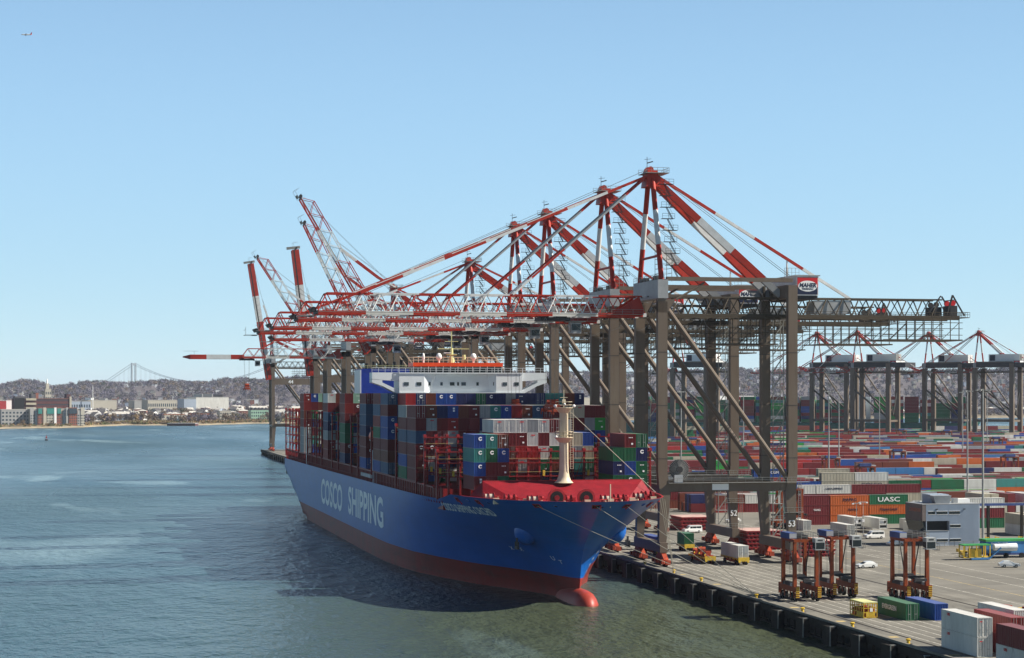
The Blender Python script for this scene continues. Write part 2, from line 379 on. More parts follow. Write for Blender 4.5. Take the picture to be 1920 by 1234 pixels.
# terminal ground: asphalt yard with a concrete apron along the quay
YARD = [(170, 120), (1150, 120), (1000, 1700), (470, 1700), (430, YEND), (170, YEND)]
o = MB().quad([(x, y, GZ) for x, y in YARD], 'yard_asphalt').build('yard_ground'); struct(o)
m = MB(); m.box(XQ, 170, 120, YEND, GZ - 1.1, GZ, 'concrete_deck')
o = m.build('quay_apron'); struct(o)
m = MB()
for (x0, y0), (x1, y1) in zip(YARD, YARD[1:] + YARD[:1]):
    m.quad([(x0, y0, -3), (x1, y1, -3), (x1, y1, GZ), (x0, y0, GZ)], 'pile')
o = m.build('yard_bank'); struct(o)
# quay edge: kerb timber, piles and fender boxes
quay = empty('quay_edge', (XQ, 200, GZ)); quay['kind'] = 'structure'
m = MB(); m.box(0.02, .45, -80, YEND - 200, 0, .32, 'concrete_deck'); m.build('kerb', quay)
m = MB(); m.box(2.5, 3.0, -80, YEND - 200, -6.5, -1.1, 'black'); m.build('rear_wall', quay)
m = MB(); m.box(-.35, .02, -80, YEND - 200, -1.35, -.05, 'timber_black'); m.box(-.30, .0, -80, YEND - 200, -3.3, -2.9, 'timber_black'); m.build('waling', quay)
m = MB()
for j in range(0, 390): m.box(.25, .65, -78 + j * 3.2, -77.6 + j * 3.2, -6.5, -1.1, 'pile')
m.build('pile', quay, stuff=True)
fm = MB()
fm.box(-1.5, -.36, -1.6, 1.6, -3.6, -.35, 'timber_black'); fm.box(-1.62, -1.5, -1.7, 1.7, -3.7, -.25, 'pile')
fm.box(-1.62, -1.5, -1.85, -1.65, -4.2, -.1, 'rail_metal'); fm.box(-1.4, -.4, -1.2, -.9, -.34, -.18, 'rail_metal')
fme = fm.mesh('fender')
for j in range(86):
    f = put('fender', fme, (0, 45 + j * 12.4, 0), 0, quay)
    if j == 0: pass
# rails, joints and painted lines on the apron (sheets 4 mm apart)
m = MB()
def strip(m, x0, x1, y0, y1, k, z=.004): m.quad([(x0, y0, GZ + z), (x1, y0, GZ + z), (x1, y1, GZ + z), (x0, y1, GZ + z)], k)
for xr in (127.9, 159.2):
    strip(m, xr - .35, xr + .35, 122, YEND - 2, 'joint'); m.box(xr - .06, xr + .06, 122, YEND - 2, GZ + .004, GZ + .07, 'rail_steel')
o = m.build('crane_rails'); struct(o)
m = MB()
for xr in np.arange(130.2, 168, 2.42): strip(m, xr - .05, xr + .05, 122, YEND - 2, 'joint', .004)
for y in np.arange(130, 900, 14.0): strip(m, 124.3, 127.4, y, y + .10, 'joint', .004)
o = m.build('apron_joints'); struct(o)
m = MB()
for j, xr in enumerate((129.4, 131.9, 134.3, 136.7, 139.1, 141.5, 143.9, 146.4, 149.0, 152.0)):
    strip(m, xr - .09, xr + .09, 230, 700, 'line_white', .008)
strip(m, 124.6, 124.9, 122, 900, 'line_yellow', .008)
for y in np.arange(200, 700, 22.): strip(m, 125.4, 126.9, y, y + 1.4, 'line_yellow', .008)
for xr in (168.6, 176.0, 184.2, 191.5): strip(m, xr - .11, xr + .11, 200, 640, 'line_white' if xr != 176.0 else 'line_yellow', .008)
for j in range(12): strip(m, 186 + j * 2.9, 186.15 + j * 2.9, 430, 441, 'line_white', .008)
for y in (412, 420, 448): strip(m, 178, 232, y, y + .2, 'line_white', .008)
o = m.build('painted_lines'); struct(o)
# bollards
bm = MB(); bm.lathe([(.34, 0), (.30, .10), (.24, .45), (.40, .6), (.42, .74), (.25, .82)], (0, 0, 0), 'yellow', 10); bm.box(-.5, .5, -.6, .6, 0, .05, 'dark_metal')
bme = bm.mesh('bollard')
BOL = [(124.9, y) for y in (280.3, 302.6, 325.4, 349.5, 383, 402, 424)]
for j, (x, y) in enumerate(BOL):
    o = put('bollard', bme, (x, y, GZ))
    tag(o, ['yellow bollard on the quay edge nearest the bottom right of the view', 'yellow bollard on the quay edge beside the white container stack shadow', 'yellow bollard on the quay edge in front of the orange cage',
            'yellow bollard on the quay edge holding the bow lines, by the straddle carriers', 'yellow bollard on the quay edge between carriers and crane', 'yellow bollard at the waterside foot of the nearest crane',
            'yellow bollard on the quay edge behind the ship bow'][j], 'bollard', 'bollards along the quay edge')

# ------------------------------------------------------------------ far land (flat town, then a wooded ridge)
SHX = [-1500, -400, 0, 120, 230, 340, 430, 520, 1000, 1500, 1920, 2600, 4500]
SHZ = [2150, 2300, 2380, 2450, 2640, 2640, 2740, 2840, 3100, 3350, 3560, 3700, 4000]
RX = [-1500, -300, 0, 45, 75, 100, 130, 160, 220, 260, 320, 380, 440, 520, 600, 700, 1000, 1200, 1420, 1600, 1800, 1920, 2600, 4500]
RY = [722, 720, 721, 715, 718, 724, 722, 718, 715, 713, 715, 716, 713, 707, 704, 701, 700, 697, 692, 693, 694, 692, 698, 708]
RZ0, RZ1 = 4300., 6200.
def shoreZ(x): return np.interp(x, SHX, SHZ) + 10 * np.sin(x * .03) + 8 * np.sin(x * .11)
def ridge(x): return 42 + (740 - np.interp(x, RX, RY) - 8.5) * RZ1 / FPX
def ground(x, Z):
    s = shoreZ(x); base = np.clip((Z - s) / 45, -.5, 1) * 3.2 + np.clip((Z - s - 60) / 900, 0, 1) * 4
    t = np.clip((Z - RZ0) / (RZ1 - RZ0), 0, 1); t = t * t * (3 - 2 * t)
    back = np.clip((Z - RZ1) / 2600, 0, 1)
    h = (ridge(x) - 7) * t * (1 - .7 * back)
    wob = (np.sin(x * .021 + Z * .004) + np.sin(x * .047 - Z * .0031)) * 3.2 * t
    return base + h + wob
gx = np.concatenate([np.arange(-1500, -100, 100), np.arange(-100, 2050, 14), np.arange(2050, 4600, 100)])
gz = np.concatenate([[-60, -15, 0, 10, 22, 45, 60, 100]])  # offsets from shore
GV = []; nrow = 0
rows = [('s', d) for d in (-70, -20, 0, 12, 25, 45, 70, 140)] + [('z', z) for z in (4000, 4300)] + [('z', z) for z in np.arange(4400, 6700, 130)] + [('z', z) for z in (7000, 7600, 8300, 9000)]
for kind, val in rows:
    for x in gx:
        Z = shoreZ(x) + val if kind == 's' else val
        X, Y = atZ(x, Z); GV.append((X, Y, float(ground(x, Z))))
nx = len(gx); GF = []; GM = []
for r in range(len(rows) - 1):
    for c in range(nx - 1):
        GF.append((r * nx + c, r * nx + c + 1, (r + 1) * nx + c + 1, (r + 1) * nx + c))
        GM.append(0 if r < 4 else (1 if rows[r][0] == 's' or rows[r][1] < 4300 else 2))
o = bpy.data.objects.new('far_shore_ground', np_mesh('far_shore_ground', GV, GF, ['shore_sand', 'far_soil', 'far_hill'], GM)); COL.objects.link(o); struct(o)

# ---- vegetation: clumps of small faces
def clump_faces(n, r, h, z0, seed, size):
    g = np.random.default_rng(seed)
    u = g.normal(size=(n, 3)); u /= np.linalg.norm(u, axis=1)[:, None]; rad = g.random(n) ** .45
    P = u * rad[:, None] * np.array([r, r, h / 2]); P[:, 2] += z0 + h / 2
    a = g.normal(size=(n, 3)) * size; b = g.normal(size=(n, 3)) * size
    a[:, 2] += size * .4
    return np.stack([P - a * .5, P + a * .5, P + b], 1)       # (n,3,3) triangles
def scatter_stuff(name, pts, proto, keys, kidx):
    """pts: (n,4) x y z scale ; proto list of (t,3,3)"""
    Vs = []; Ms = []
    for i, (x, y, z, s) in enumerate(pts):
        T = proto[i % len(proto)]; a = (i * 2.399) % 6.283; c, si = math.cos(a), math.sin(a)
        Q = T.copy(); Q[..., 0] = T[..., 0] * c - T[..., 1] * si; Q[..., 1] = T[..., 0] * si + T[..., 1] * c
        Vs.append(Q * s + np.array([x, y, z])); Ms.append(np.full(len(T), kidx[i]))
    V = np.concatenate(Vs).reshape(-1, 3); F = np.arange(len(V)).reshape(-1, 3)
    ob = bpy.data.objects.new(name, np_mesh(name, V, F, keys, np.concatenate(Ms))); COL.objects.link(ob); stuff(ob); return ob
PROT = [clump_faces(70, 5.0, 8.5, 1.5, s, 1.3) for s in range(6)]
pts = []; ki = []
for i in range(7200):
    x = random.uniform(-260, 2150); Z = RZ0 - 250 + (RZ1 + 150 - RZ0 + 250) * random.random() ** .62
    dens = math.sin(x * .013 + 1.3) * math.sin(Z * .0037) + random.random() * 1.4
    if dens < .1 and Z < 5900: continue
    X, Y = atZ(x, Z); pts.append((X, Y, float(ground(x, Z)) - .5, random.uniform(.9, 1.9) * (1.15 if Z > 5900 else 1)))
    ki.append(random.choice([0, 0, 1, 2, 2, 2, 3 if random.random() < .25 else 0]))
tag(scatter_stuff('hillside_woods', pts, PROT, ['twig_grey', 'twig_brown', 'twig_purple', 'evergreen_needles'], ki), 'bare grey wood covering the far ridge behind the town', 'woods')
pts = []; ki = []
for i in range(3600):
    x = random.uniform(-200, 2100); s = float(shoreZ(x)); Z = s + 60 + (4300 - s) * random.random() ** 1.25
    X, Y = atZ(x, Z); pts.append((X, Y, float(ground(x, Z)) - .5, random.uniform(.6, 1.25))); ki.append(random.choice([0, 1, 1, 2, 2, 3 if random.random() < .3 else 1]))
tag(scatter_stuff('town_trees', pts, PROT, ['twig_grey', 'twig_brown', 'twig_purple', 'evergreen_needles'], ki), 'bare trees and hedges between the houses of the low town', 'trees')
RP = [clump_faces(30, 2.2, 2.6, 0, s + 20, .9) for s in range(4)]
pts = []; ki = []
for i in range(1500):
    x = random.choice([random.uniform(165, 330), random.uniform(250, 320), random.uniform(380, 560), random.uniform(-100, 700)]); Z = float(shoreZ(x)) + random.uniform(22, 75)
    X, Y = atZ(x, Z); pts.append((X, Y, float(ground(x, Z)) - .2, random.uniform(.6, 1.3))); ki.append(random.choice([0, 0, 1, 2]))
tag(scatter_stuff('shore_reeds', pts, RP, ['reed', 'twig_brown', 'grass_bank'], ki), 'tan reeds and scrub on the bank above the water', 'scrub')
# individual bare trees near the water
TREEM = []
for s in range(5):
    mm = MB(); mm.tube((0, 0, -.5), (.1, 0, 5), .28, 'twig_brown', 6, .16)
    for q in range(7):
        a = q * .9 + s; mm.tube((0, 0, 2 + q * .5), (2.4 * math.cos(a), 2.4 * math.sin(a), 4.6 + q * .55), .12, 'twig_brown', 4, .04)
    tr = mm.mesh('trunk')
    T = clump_faces(260, 3.6, 7.0, 2.4, 90 + s, .75); V = T.reshape(-1, 3)
    cr = np_mesh('crown', V, np.arange(len(V)).reshape(-1, 3), [['twig_brown', 'twig_grey', 'twig_purple', 'reed', 'twig_brown'][s]])
    TREEM.append((tr, cr))
TX = [172, 186, 196, 204, 214, 226, 238, 247, 256, 266, 279, 291, 302, 309, 372, 384, 396, 470, 486, 502, 513]
for j, x in enumerate(TX):
    Z = float(shoreZ(x)) + 95 + (j * 37) % 70; X, Y = atZ(x, Z)
    t = empty('bare_tree', (X, Y, float(ground(x, Z))), j * 1.3); t.scale = (1.15 + .25 * ((j * 7) % 5) / 4,) * 3
    put('trunk', TREEM[j % 5][0], (0, 0, 0), 0, t); put('crown', TREEM[j % 5][1], (0, 0, 0), 0, t)
    tag(t, f'leafless brown tree on the far bank, {ORD[j + 1]} from the left', 'tree', 'bare trees on the far bank')
# ------------------------------------------------------------------ far town: houses, blocks, sheds
def house_mesh(w_, d, h, rh, kw, kr, hip=False):
    m = MB(); m.box(-w_ / 2, w_ / 2, -d / 2, d / 2, -1, h, kw)
    a = w_ / 2 + .3; b = d / 2 + .3
    if hip: m.quad([(-a, -b, h), (a, -b, h), (0, 0, h + rh)], kr).quad([(a, -b, h), (a, b, h), (0, 0, h + rh)], kr).quad([(a, b, h), (-a, b, h), (0, 0, h + rh)], kr).quad([(-a, b, h), (-a, -b, h), (0, 0, h + rh)], kr)
    else:
        m.quad([(-a, -b, h), (a, -b, h), (a, 0, h + rh), (-a, 0, h + rh)], kr); m.quad([(a, b, h), (-a, b, h), (-a, 0, h + rh), (a, 0, h + rh)], kr)
        m.quad([(-a, b, h), (-a, -b, h), (-a, 0, h + rh)], kw); m.quad([(a, -b, h), (a, b, h), (a, 0, h + rh)], kw)
    for x in np.arange(-w_ / 2 + 1.2, w_ / 2 - 1, 2.6):
        for z in (1.2, 4.2):
            if z + 1.5 < h: m.box(x, x + 1.1, -d / 2 - .06, -d / 2 + .01, z, z + 1.5, 'glass_far')
    for y in np.arange(-d / 2 + 1.5, d / 2 - 1.5, 3):
        for z in (1.2, 4.2):
            if z + 1.5 < h: m.box(w_ / 2 - .01, w_ / 2 + .06, y, y + 1, z, z + 1.5, 'glass_far')
    return m.mesh('house')
WALLS = ['stone_pale', 'stone_grey', 'sign_white', 'brick', 'stone_pale', 'sign_white', 'cladding']
WN = {'stone_pale': 'cream', 'stone_grey': 'grey', 'sign_white': 'white', 'brick': 'brick', 'cladding': 'pale blue'}
HM = [(house_mesh(w_, d, h, rh, WALLS[i % 7], 'roof_dark' if i % 3 else 'roof_pale', i % 4 == 3), WALLS[i % 7], 'dark' if i % 3 else 'pale') for i, (w_, d, h, rh) in enumerate(
    [(9, 11, 6.5, 3), (8, 12, 7, 3.4), (11, 10, 6, 2.8), (14, 12, 8.5, 2.4), (10, 12, 6.4, 3.2), (9, 10, 6, 3), (16, 12, 8, 3)])]
hs = []
for i in range(250):
    x = random.uniform(-60, 1950) if i % 2 else random.uniform(150, 560)
    s = float(shoreZ(x)); Z = s + 170 + (4250 - s) * random.random() ** 1.1
    hs.append((Z, x))
hs.sort(); cols = {}
for i, (Z, x) in enumerate(hs):
    X, Y = atZ(x, Z); me, wk, rk = HM[(i * 5) % 7]
    o = put('house', me, (X, Y, float(ground(x, Z))), -TH + random.uniform(-.7, .7)); o.scale = (random.uniform(.9, 1.3),) * 3
    band = 'near shore' if Z < 3000 else ('mid-town' if Z < 3700 else 'below the ridge')
    side = 'at left edge' if x < 120 else 'below the bridge' if x < 300 else 'left of stern' if x < 520 else 'behind the ship' if x < 1050 else 'behind crane legs' if x < 1500 else 'beyond far cranes'
    key = (wk, rk, band, side); cols[key] = cols.get(key, 0) + 1
    tag(o, f'{WN[wk]} house, {rk} roof, {band}, {side}' + (f', {ORD[cols[key]]} back' if cols[key] < 31 else ''), 'house', 'houses of the far town')
# the hillside houses are specks: one joined object
B = []; mi = []
for i in range(1350):
    x = random.uniform(-100, 2000); Z = random.uniform(4150, 5950)
    if math.sin(x * .017 + 2) + math.sin(Z * .004 + x * .006) + random.random() * 1.5 < .1: continue
    X, Y = atZ(x, Z); g = float(ground(x, Z)); w_ = random.uniform(6, 13); h = random.uniform(6, 12)
    B.append((X - w_ / 2, X + w_ / 2, Y - 5, Y + 5, g - 2, g + h)); mi.append(random.choice([0, 0, 1, 1, 2, 3, 4]))
    B.append((X - w_ / 2 - .4, X + w_ / 2 + .4, Y - 5.4, Y + 5.4, g + h, g + h + 1.2)); mi.append(random.choice([5, 6]))
me = np_boxes('hillside_houses', B, ['sign_white', 'stone_pale', 'stone_grey', 'brick', 'cladding', 'roof_dark', 'roof_pale'], mi)
o = bpy.data.objects.new('hillside_houses', me); COL.objects.link(o); stuff(o); tag(o, 'small pale houses scattered over the wooded far ridge', 'houses')

def block(name, x0, x1, ytop, Z, dep, kw, kr, floors, nwin, label, cat='building', roofbits=(), kwin='glass_far', base=None):
    """a box building seen between photo columns x0..x1 at depth Z, roof line at photo row ytop"""
    (X0, Y0), (X1, Y1) = atZ(x0, Z), atZ(x1, Z); wd = math.hypot(X1 - X0, Y1 - Y0); zt = CAMZ + (740 - ytop) * Z / FPX
    xc = (x0 + x1) / 2; zb = float(ground(xc, Z)) - 1 if base is None else base; h = zt - zb
    t = empty(name, ((X0 + X1) / 2, (Y0 + Y1) / 2, zb), -TH + R(24))
    MB().box(-wd / 2, wd / 2, 0, dep, 0, h - .6, kw).build('wall', t)
    MB().box(-wd / 2 - .3, wd / 2 + .3, -.3, dep + .3, h - .6, h, kr).build('roof', t)
    if floors:
        fh = (h - 2.5) / floors; pw = wd / nwin
        wm = MB().box(-pw * .27, pw * .27, -.12, .05, 0, fh * .5, kwin).mesh('window')
        for f in range(floors):
            for c in range(nwin): put('window', wm, (-wd / 2 + (c + .5) * pw, 0, 1.6 + f * fh), 0, t)
    for (a, b, hh, k) in roofbits:
        MB().box(-wd / 2 + a * wd, -wd / 2 + b * wd, 3, dep - 3, h, h + hh, k).build('roof_plant', t)
    tag(t, label, cat); return t
block('apartment_block', 3, 56, 767.5, 2490, 22, 'stone_grey', 'roof_pale', 4, 8, 'grey block with rows of small square windows at the left edge of the far shore')
t = block('apartment_block', 57, 158, 766.5, 2500, 22, 'stone_pale', 'roof_pale', 0, 1, 'long waterfront apartment block with brick, green and white bays')
wd = 101 * 2500 / FPX
for j, (a, b, k, k2) in enumerate(((0, .07, 'stone_grey', None), (.08, .13, 'glass_far', None), (.14, .22, 'brick', 'box teal'), (.24, .29, 'stone_pale', None), (.30, .44, 'stone_pale', 'box teal'),
                                   (.44, .48, 'sign_white', None), (.49, .57, 'brick', 'box teal'), (.60, .65, 'glass_far', None), (.66, .70, 'stone_grey', None), (.71, .86, 'brick', 'glass_far'), (.87, .93, 'stone_grey', None), (.93, 1., 'stone_pale', None))):
    h = 24.2; mm = MB().box(-wd / 2 + a * wd, -wd / 2 + b * wd, -1.2 - (j % 2) * .6, 0, 0, h - (4.5 if j % 3 == 1 else 1), k)
    if k2: mm.box(-wd / 2 + a * wd + .3, -wd / 2 + b * wd - .3, -2.0 - (j % 2) * .6, -1.3 - (j % 2) * .6, h - 9, h - 2, k2)
    mm.build('facade_bay', t)
    if b - a > .06 and k != 'sign_white':
        wm = MB().box(-.7, .7, -.1, .05, 0, 1.6, 'glass_far').mesh('window')
        for f in range(4):
            for c in range(max(2, int((b - a) * 28))):
                put('window', wm, (-wd / 2 + a * wd + 1.4 + c * 2.9, -1.21 - (j % 2) * .6, 1.8 + f * 3.4), 0, t)
t = block('tower_block', 28, 133, 747, 2900, 24, 'dark_brick', 'roof_dark', 0, 1, 'dark red brick tower block standing behind the waterfront apartments', roofbits=((.02, .2, 3, 'roof_dark'), (.3, .38, 7, 'roof_dark'), (.38, .43, 8, 'brick'), (.93, 1, 6, 'dark_brick')))
wd = 105 * 2900 / FPX
for f in range(5):
    MB().box(-wd / 2 + .20 * wd, -wd / 2 + .38 * wd, -1.6, 0, 3 + f * 6.6, 6.2 + f * 6.6, 'stone_pale' if f % 1 else 'box cream').build('balcony', t)
    MB().box(-wd / 2 + .39 * wd, -wd / 2 + .97 * wd, -.5, 0, 5.2 + f * 6.6, 5.8 + f * 6.6, 'brick').build('floor_band', t)
wm = MB().box(-.9, .9, -.15, .05, 0, 2.0, 'glass_far').mesh('window')
for f in range(5):
    for c in range(14): put('window', wm, (-wd / 2 + .42 * wd + c * 3.3, 0, 2.4 + f * 6.6), 0, t)
MB().box(-wd / 2 - .1, -wd / 2 + .17 * wd, -2, 0, 0, 33, 'black').build('glass_wing', t)
MB().box(wd / 2 - 2.4, wd / 2 + .6, -1, 20, 0, 35, 'stone_pale').build('end_wall', t)
t = block('stone_tower', 85, 96, 729, 3300, 12, 'stone_pale', 'stone_pale', 5, 3, 'pale stepped stone tower rising behind the dark brick block')
MB().box(-3.2, 1.8, 2, 9, 46, 55, 'stone_pale').build('upper_stage', t); MB().lathe([(1.4, 0), (1.2, 5), (.1, 9)], (-1, 5, 55), 'sign_white', 8).build('spire', t)
block('warehouse', 133, 170, 752, 3500, 40, 'cladding', 'roof_pale', 2, 8, 'blue grey factory with a row of square windows behind the brown scrub')
block('warehouse', 166, 219, 750, 3700, 60, 'stone_pale', 'roof_pale', 0, 1, 'long cream warehouse left of the bridge tower', roofbits=((.1, .2, 4, 'sign_white'), (.6, .7, 3, 'stone_grey')))
block('warehouse', 252, 278, 751, 3700, 50, 'stone_grey', 'roof_pale', 0, 1, 'pale grey shed below the bridge tower')
block('warehouse', 277, 332, 750, 3650, 50, 'stone_pale', 'roof_pale', 2, 14, 'long office shed with two rows of windows right of the grey shed')
block('warehouse', 345, 368, 747.5, 3760, 50, 'cladding', 'roof_pale', 0, 1, 'low blue shed adjoining the large white warehouse')
block('warehouse', 367, 430, 744.5, 3780, 70, 'box white', 'roof_pale', 0, 1, 'large plain white warehouse left of the hanging spreader', roofbits=((.2, .22, 6, 'stone_grey'), (.5, .52, 6, 'stone_grey'), (.82, .86, 5, 'roof_dark')))
block('warehouse', 1330, 1420, 742, 3900, 60, 'sign_white', 'roof_pale', 0, 1, 'white shed seen between the crane legs on the far shore')
block('warehouse', 1085, 1180, 745, 3800, 50, 'stone_pale', 'roof_pale', 0, 1, 'low pale shed on the far shore right of the bridge wing')
block('apartment_block', 412, 434, 770, 2900, 14, 'stone_pale', 'roof_pale', 3, 5, 'cream three storey waterfront block left of the townhouses')
t = block('townhouses', 470, 504, 768, 2920, 14, 'box pale green', 'roof_dark', 3, 8, 'pale green townhouse row with gables near the far bank')
for j in range(5): MB().hexa([(-13 + j * 5.4, -.4, 26 - 2), (-8.4 + j * 5.4, -.4, 24), (-8.4 + j * 5.4, 8, 24), (-13 + j * 5.4, 8, 24), (-10.8 + j * 5.4, -.4, 27), (-10.7 + j * 5.4, -.4, 27), (-10.7 + j * 5.4, 8, 27), (-10.8 + j * 5.4, 8, 27)], 'roof_dark').build('gable', t, loc=(0, 0, -24 + (42 - 28 * 2920 / FPX) + 0 - float(ground(487, 2920)) + 1))
block('brick_terrace', 356, 399, 774, 2850, 12, 'brick', 'roof_dark', 2, 12, 'long brick terrace with dark roof beside the pier')
t = block('pier_pavilion', 303, 347, 777, 2790, 14, 'stone_pale', 'letter_orange', 2, 6, 'cream pavilion with tiled roof and arch behind the pier')
MB().lathe([(4.2, 0), (4.2, 5), (3, 8), (.2, 9.5)], (4, -1, 0), 'glass_far', 12).build('arched_bay', t)
# sheet pile pier
(X, Y) = atZ(340, 2625)
t = empty('pier', (X, Y, 0), -TH); MB().box(-19, 19, -2, 26, 2.8, 3.5, 'stone_grey').build('deck', t)
mm = MB()
for j in range(24): mm.box(-19 + j * 1.6, -17.8 + j * 1.6, -2.3, -2, -1, 3.0, 'dark_brick')
mm.build('sheet_piling', t, stuff=True); MB().box(-19, 19, -2, 25, -2, 2.8, 'dark_brick').build('retaining_wall', t)
tag(t, 'dark red sheet piled pier on the far shore in front of the pavilion', 'pier')
# red and white sheds at the far left edge
block('storage_shed', -60, 11, 751, 3300, 30, 'box red', 'roof_pale', 0, 1, 'red shed cut by the left edge of the view')
block('storage_shed', 12, 27, 750, 3350, 30, 'sign_white', 'roof_pale', 0, 1, 'white shed left of the dark brick tower block')
# mast
(X, Y) = atZ(174, 3500)
o = MB().tube((0, 0, 0), (0, 0, 52), .8, 'sign_white', 6, .4).build('radio_mast', loc=(X, Y, 6)); tag(o, 'slim white mast standing behind the cream warehouse', 'mast')
# ------------------------------------------------------------------ suspension bridge on the horizon
BZ = 11900.; (X, Y) = atZ(250.5, BZ); br = empty('suspension_bridge', (X, Y, 0), -TH + R(-40))
zt = CAMZ + (740 - 680.5) * BZ / FPX
m = MB()
for s in (-1, 1):
    m2 = MB().hexa([(-4.5, s * 15 - 5, 0), (4.5, s * 15 - 5, 0), (4.5, s * 15 + 5, 0), (-4.5, s * 15 + 5, 0), (-3.8, s * 14 - 4, zt), (3.8, s * 14 - 4, zt), (3.8, s * 14 + 4, zt), (-3.8, s * 14 + 4, zt)], 'bridge_steel')
    m2.build('tower_leg', br)
MB().box(-3.5, 3.5, -11, 11, zt - 17, zt - 2, 'bridge_steel').build('portal_strut', br); MB().box(-3.5, 3.5, -11, 11, 88, 96, 'bridge_steel').build('portal_strut', br)
deckz = 74
MB().box(-700, 1400, -14, 14, deckz, deckz + 7, 'bridge_steel').build('deck', br)
def cab(s, u): return zt - 3 - (117 if u >= 0 else 0) * (1 - (1 - u / 649) ** 2) if u >= 0 else zt - 3 - (-u) / 370 * (zt - deckz - 6)
for s in (-1, 1):
    m = MB(); us = list(range(-370, 0, 37)) + list(range(0, 1299, 59))
    for a, b in zip(us[:-1], us[1:]): m.tube((a, s * 14, cab(s, a)), (b, s * 14, cab(s, b)), 1.3, 'bridge_steel', 5, caps=False)
    m.build('main_cable', br)
    m = MB()
    for u in list(range(-340, 0, 45)) + list(range(45, 900, 45)): m.beam((u, s * 14, deckz), (u, s * 14, cab(s, u)), .7, .7, 'bridge_steel')
    m.build('suspenders', br, stuff=True)
tag(br, 'grey suspension bridge with one tall tower above the far ridge', 'bridge')
# channel buoy
x, y, z = at(87, 826, 0); b = empty('channel_buoy', (x, y, 0))
MB().lathe([(1.2, -.4), (1.5, .2), (1.5, .9), (1.1, 1.1)], (0, 0, 0), 'dark_metal', 12).build('float', b)
m = MB()
for j in range(4): a = j * math.pi / 2; m.beam((.9 * math.cos(a), .9 * math.sin(a), 1), (.2 * math.cos(a), .2 * math.sin(a), 4.6), .14, .14, 'red_paint')
m.box(-.6, .6, -.6, .6, 2.2, 3.6, 'red_paint'); m.build('cage', b); MB().lathe([(.18, 0), (.18, .6), (.05, .7)], (0, 0, 4.6), 'dark_metal', 8).build('lantern', b)
tag(b, 'small red channel buoy floating on the bay near the left shore', 'buoy')
# airliner
Z = 5200.; X, Y = atZ(49, Z); ap = empty('airliner', (X, Y, CAMZ + 675 * Z / FPX), -TH + math.pi)
MB().tube((-12.5, 0, 0), (10, 0, .3), 1.6, 'car_white', 10, 1.4).tube((10, 0, .3), (14, 0, -.1), 1.4, 'car_white', 10, .3).tube((-12.5, 0, 0), (-15, 0, .9), 1.6, 'orange_band', 10, .4).build('fuselage', ap)
for s in (-1, 1):
    MB().hexa([(-1, s * 1, -.8), (4, s * 1, -.8), (-3, s * 14, .2), (-4.5, s * 14, .2), (-1, s * 1, -.4), (4, s * 1, -.4), (-3, s * 14, .35), (-4.5, s * 14, .35)], 'grey_paint').build('wing', ap)
    MB().tube((1, s * 5, -1.6), (4, s * 5, -1.6), .8, 'grey_paint', 8).build('engine', ap)
    MB().hexa([(-13, s * .5, .8), (-10.6, s * .5, .8), (-13.4, s * 4.6, 1.2), (-14.4, s * 4.6, 1.2), (-13, s * .5, 1), (-10.6, s * .5, 1), (-13.4, s * 4.6, 1.3), (-14.4, s * 4.6, 1.3)], 'grey_paint').build('tailplane', ap)
MB().hexa([(-14.5, -.15, 1), (-10.5, -.15, 1), (-10.5, .15, 1), (-14.5, .15, 1), (-16, -.1, 6), (-14, -.1, 6), (-14, .1, 6), (-16, .1, 6)], 'orange_band').build('tail_fin', ap)
tag(ap, 'small passenger jet flying high in the upper left sky', 'airplane')
# ================================================================== SHIP-TO-SHORE CRANES
def railing(name, segs, k='rail_metal', parent=None, **kw):
    m = MB()
    for s in segs: m.rail(s, k, **kw)
    return m.build(name, parent, stuff=True)
BOGIE = None
def bogies(t, ys=9.0):
    global BOGIE
    if BOGIE is None:
        m = MB(); m.hexa([(-.55, -3.6, 1.5), (.55, -3.6, 1.5), (.55, 3.6, 1.5), (-.55, 3.6, 1.5), (-.55, -1.2, 3.0), (.55, -1.2, 3.0), (.55, 1.2, 3.0), (-.55, 1.2, 3.0)], 'bogie_orange')
        for s in (-2.4, 2.4):
            m.hexa([(-.7, s - 1.9, .5), (.7, s - 1.9, .5), (.7, s + 1.9, .5), (-.7, s + 1.9, .5), (-.5, s - .8, 1.7), (.5, s - .8, 1.7), (.5, s + .8, 1.7), (-.5, s + .8, 1.7)], 'bogie_orange')
            for q in (-1, 1): m.box(-1.25, -.7, s + q * 1.1 - .5, s + q * 1.1 + .5, .6, 1.6, 'bogie_orange'); m.tube((.7, s + q, 1.0), (1.1, s + q, 1.0), .38, 'dark_metal', 8)
        m.box(-.6, .6, -4.9, -4.3, .5, 1.5, 'bogie_orange'); m.box(-.6, .6, 4.3, 4.9, .5, 1.5, 'bogie_orange')
        BOGIE = (m.mesh('bogie'), MB().tube((-.28, 0, .36), (.28, 0, .36), .36, 'dark_metal', 12).mesh('wheel'))
    for x in (0, 31):
        for y in (-ys, ys):
            b = put('bogie', BOGIE[0], (x, y, 0), 0, t)
            for q in (-3.4, -1.4, 1.4, 3.4): put('wheel', BOGIE[1], (0, q, .03), 0, b)

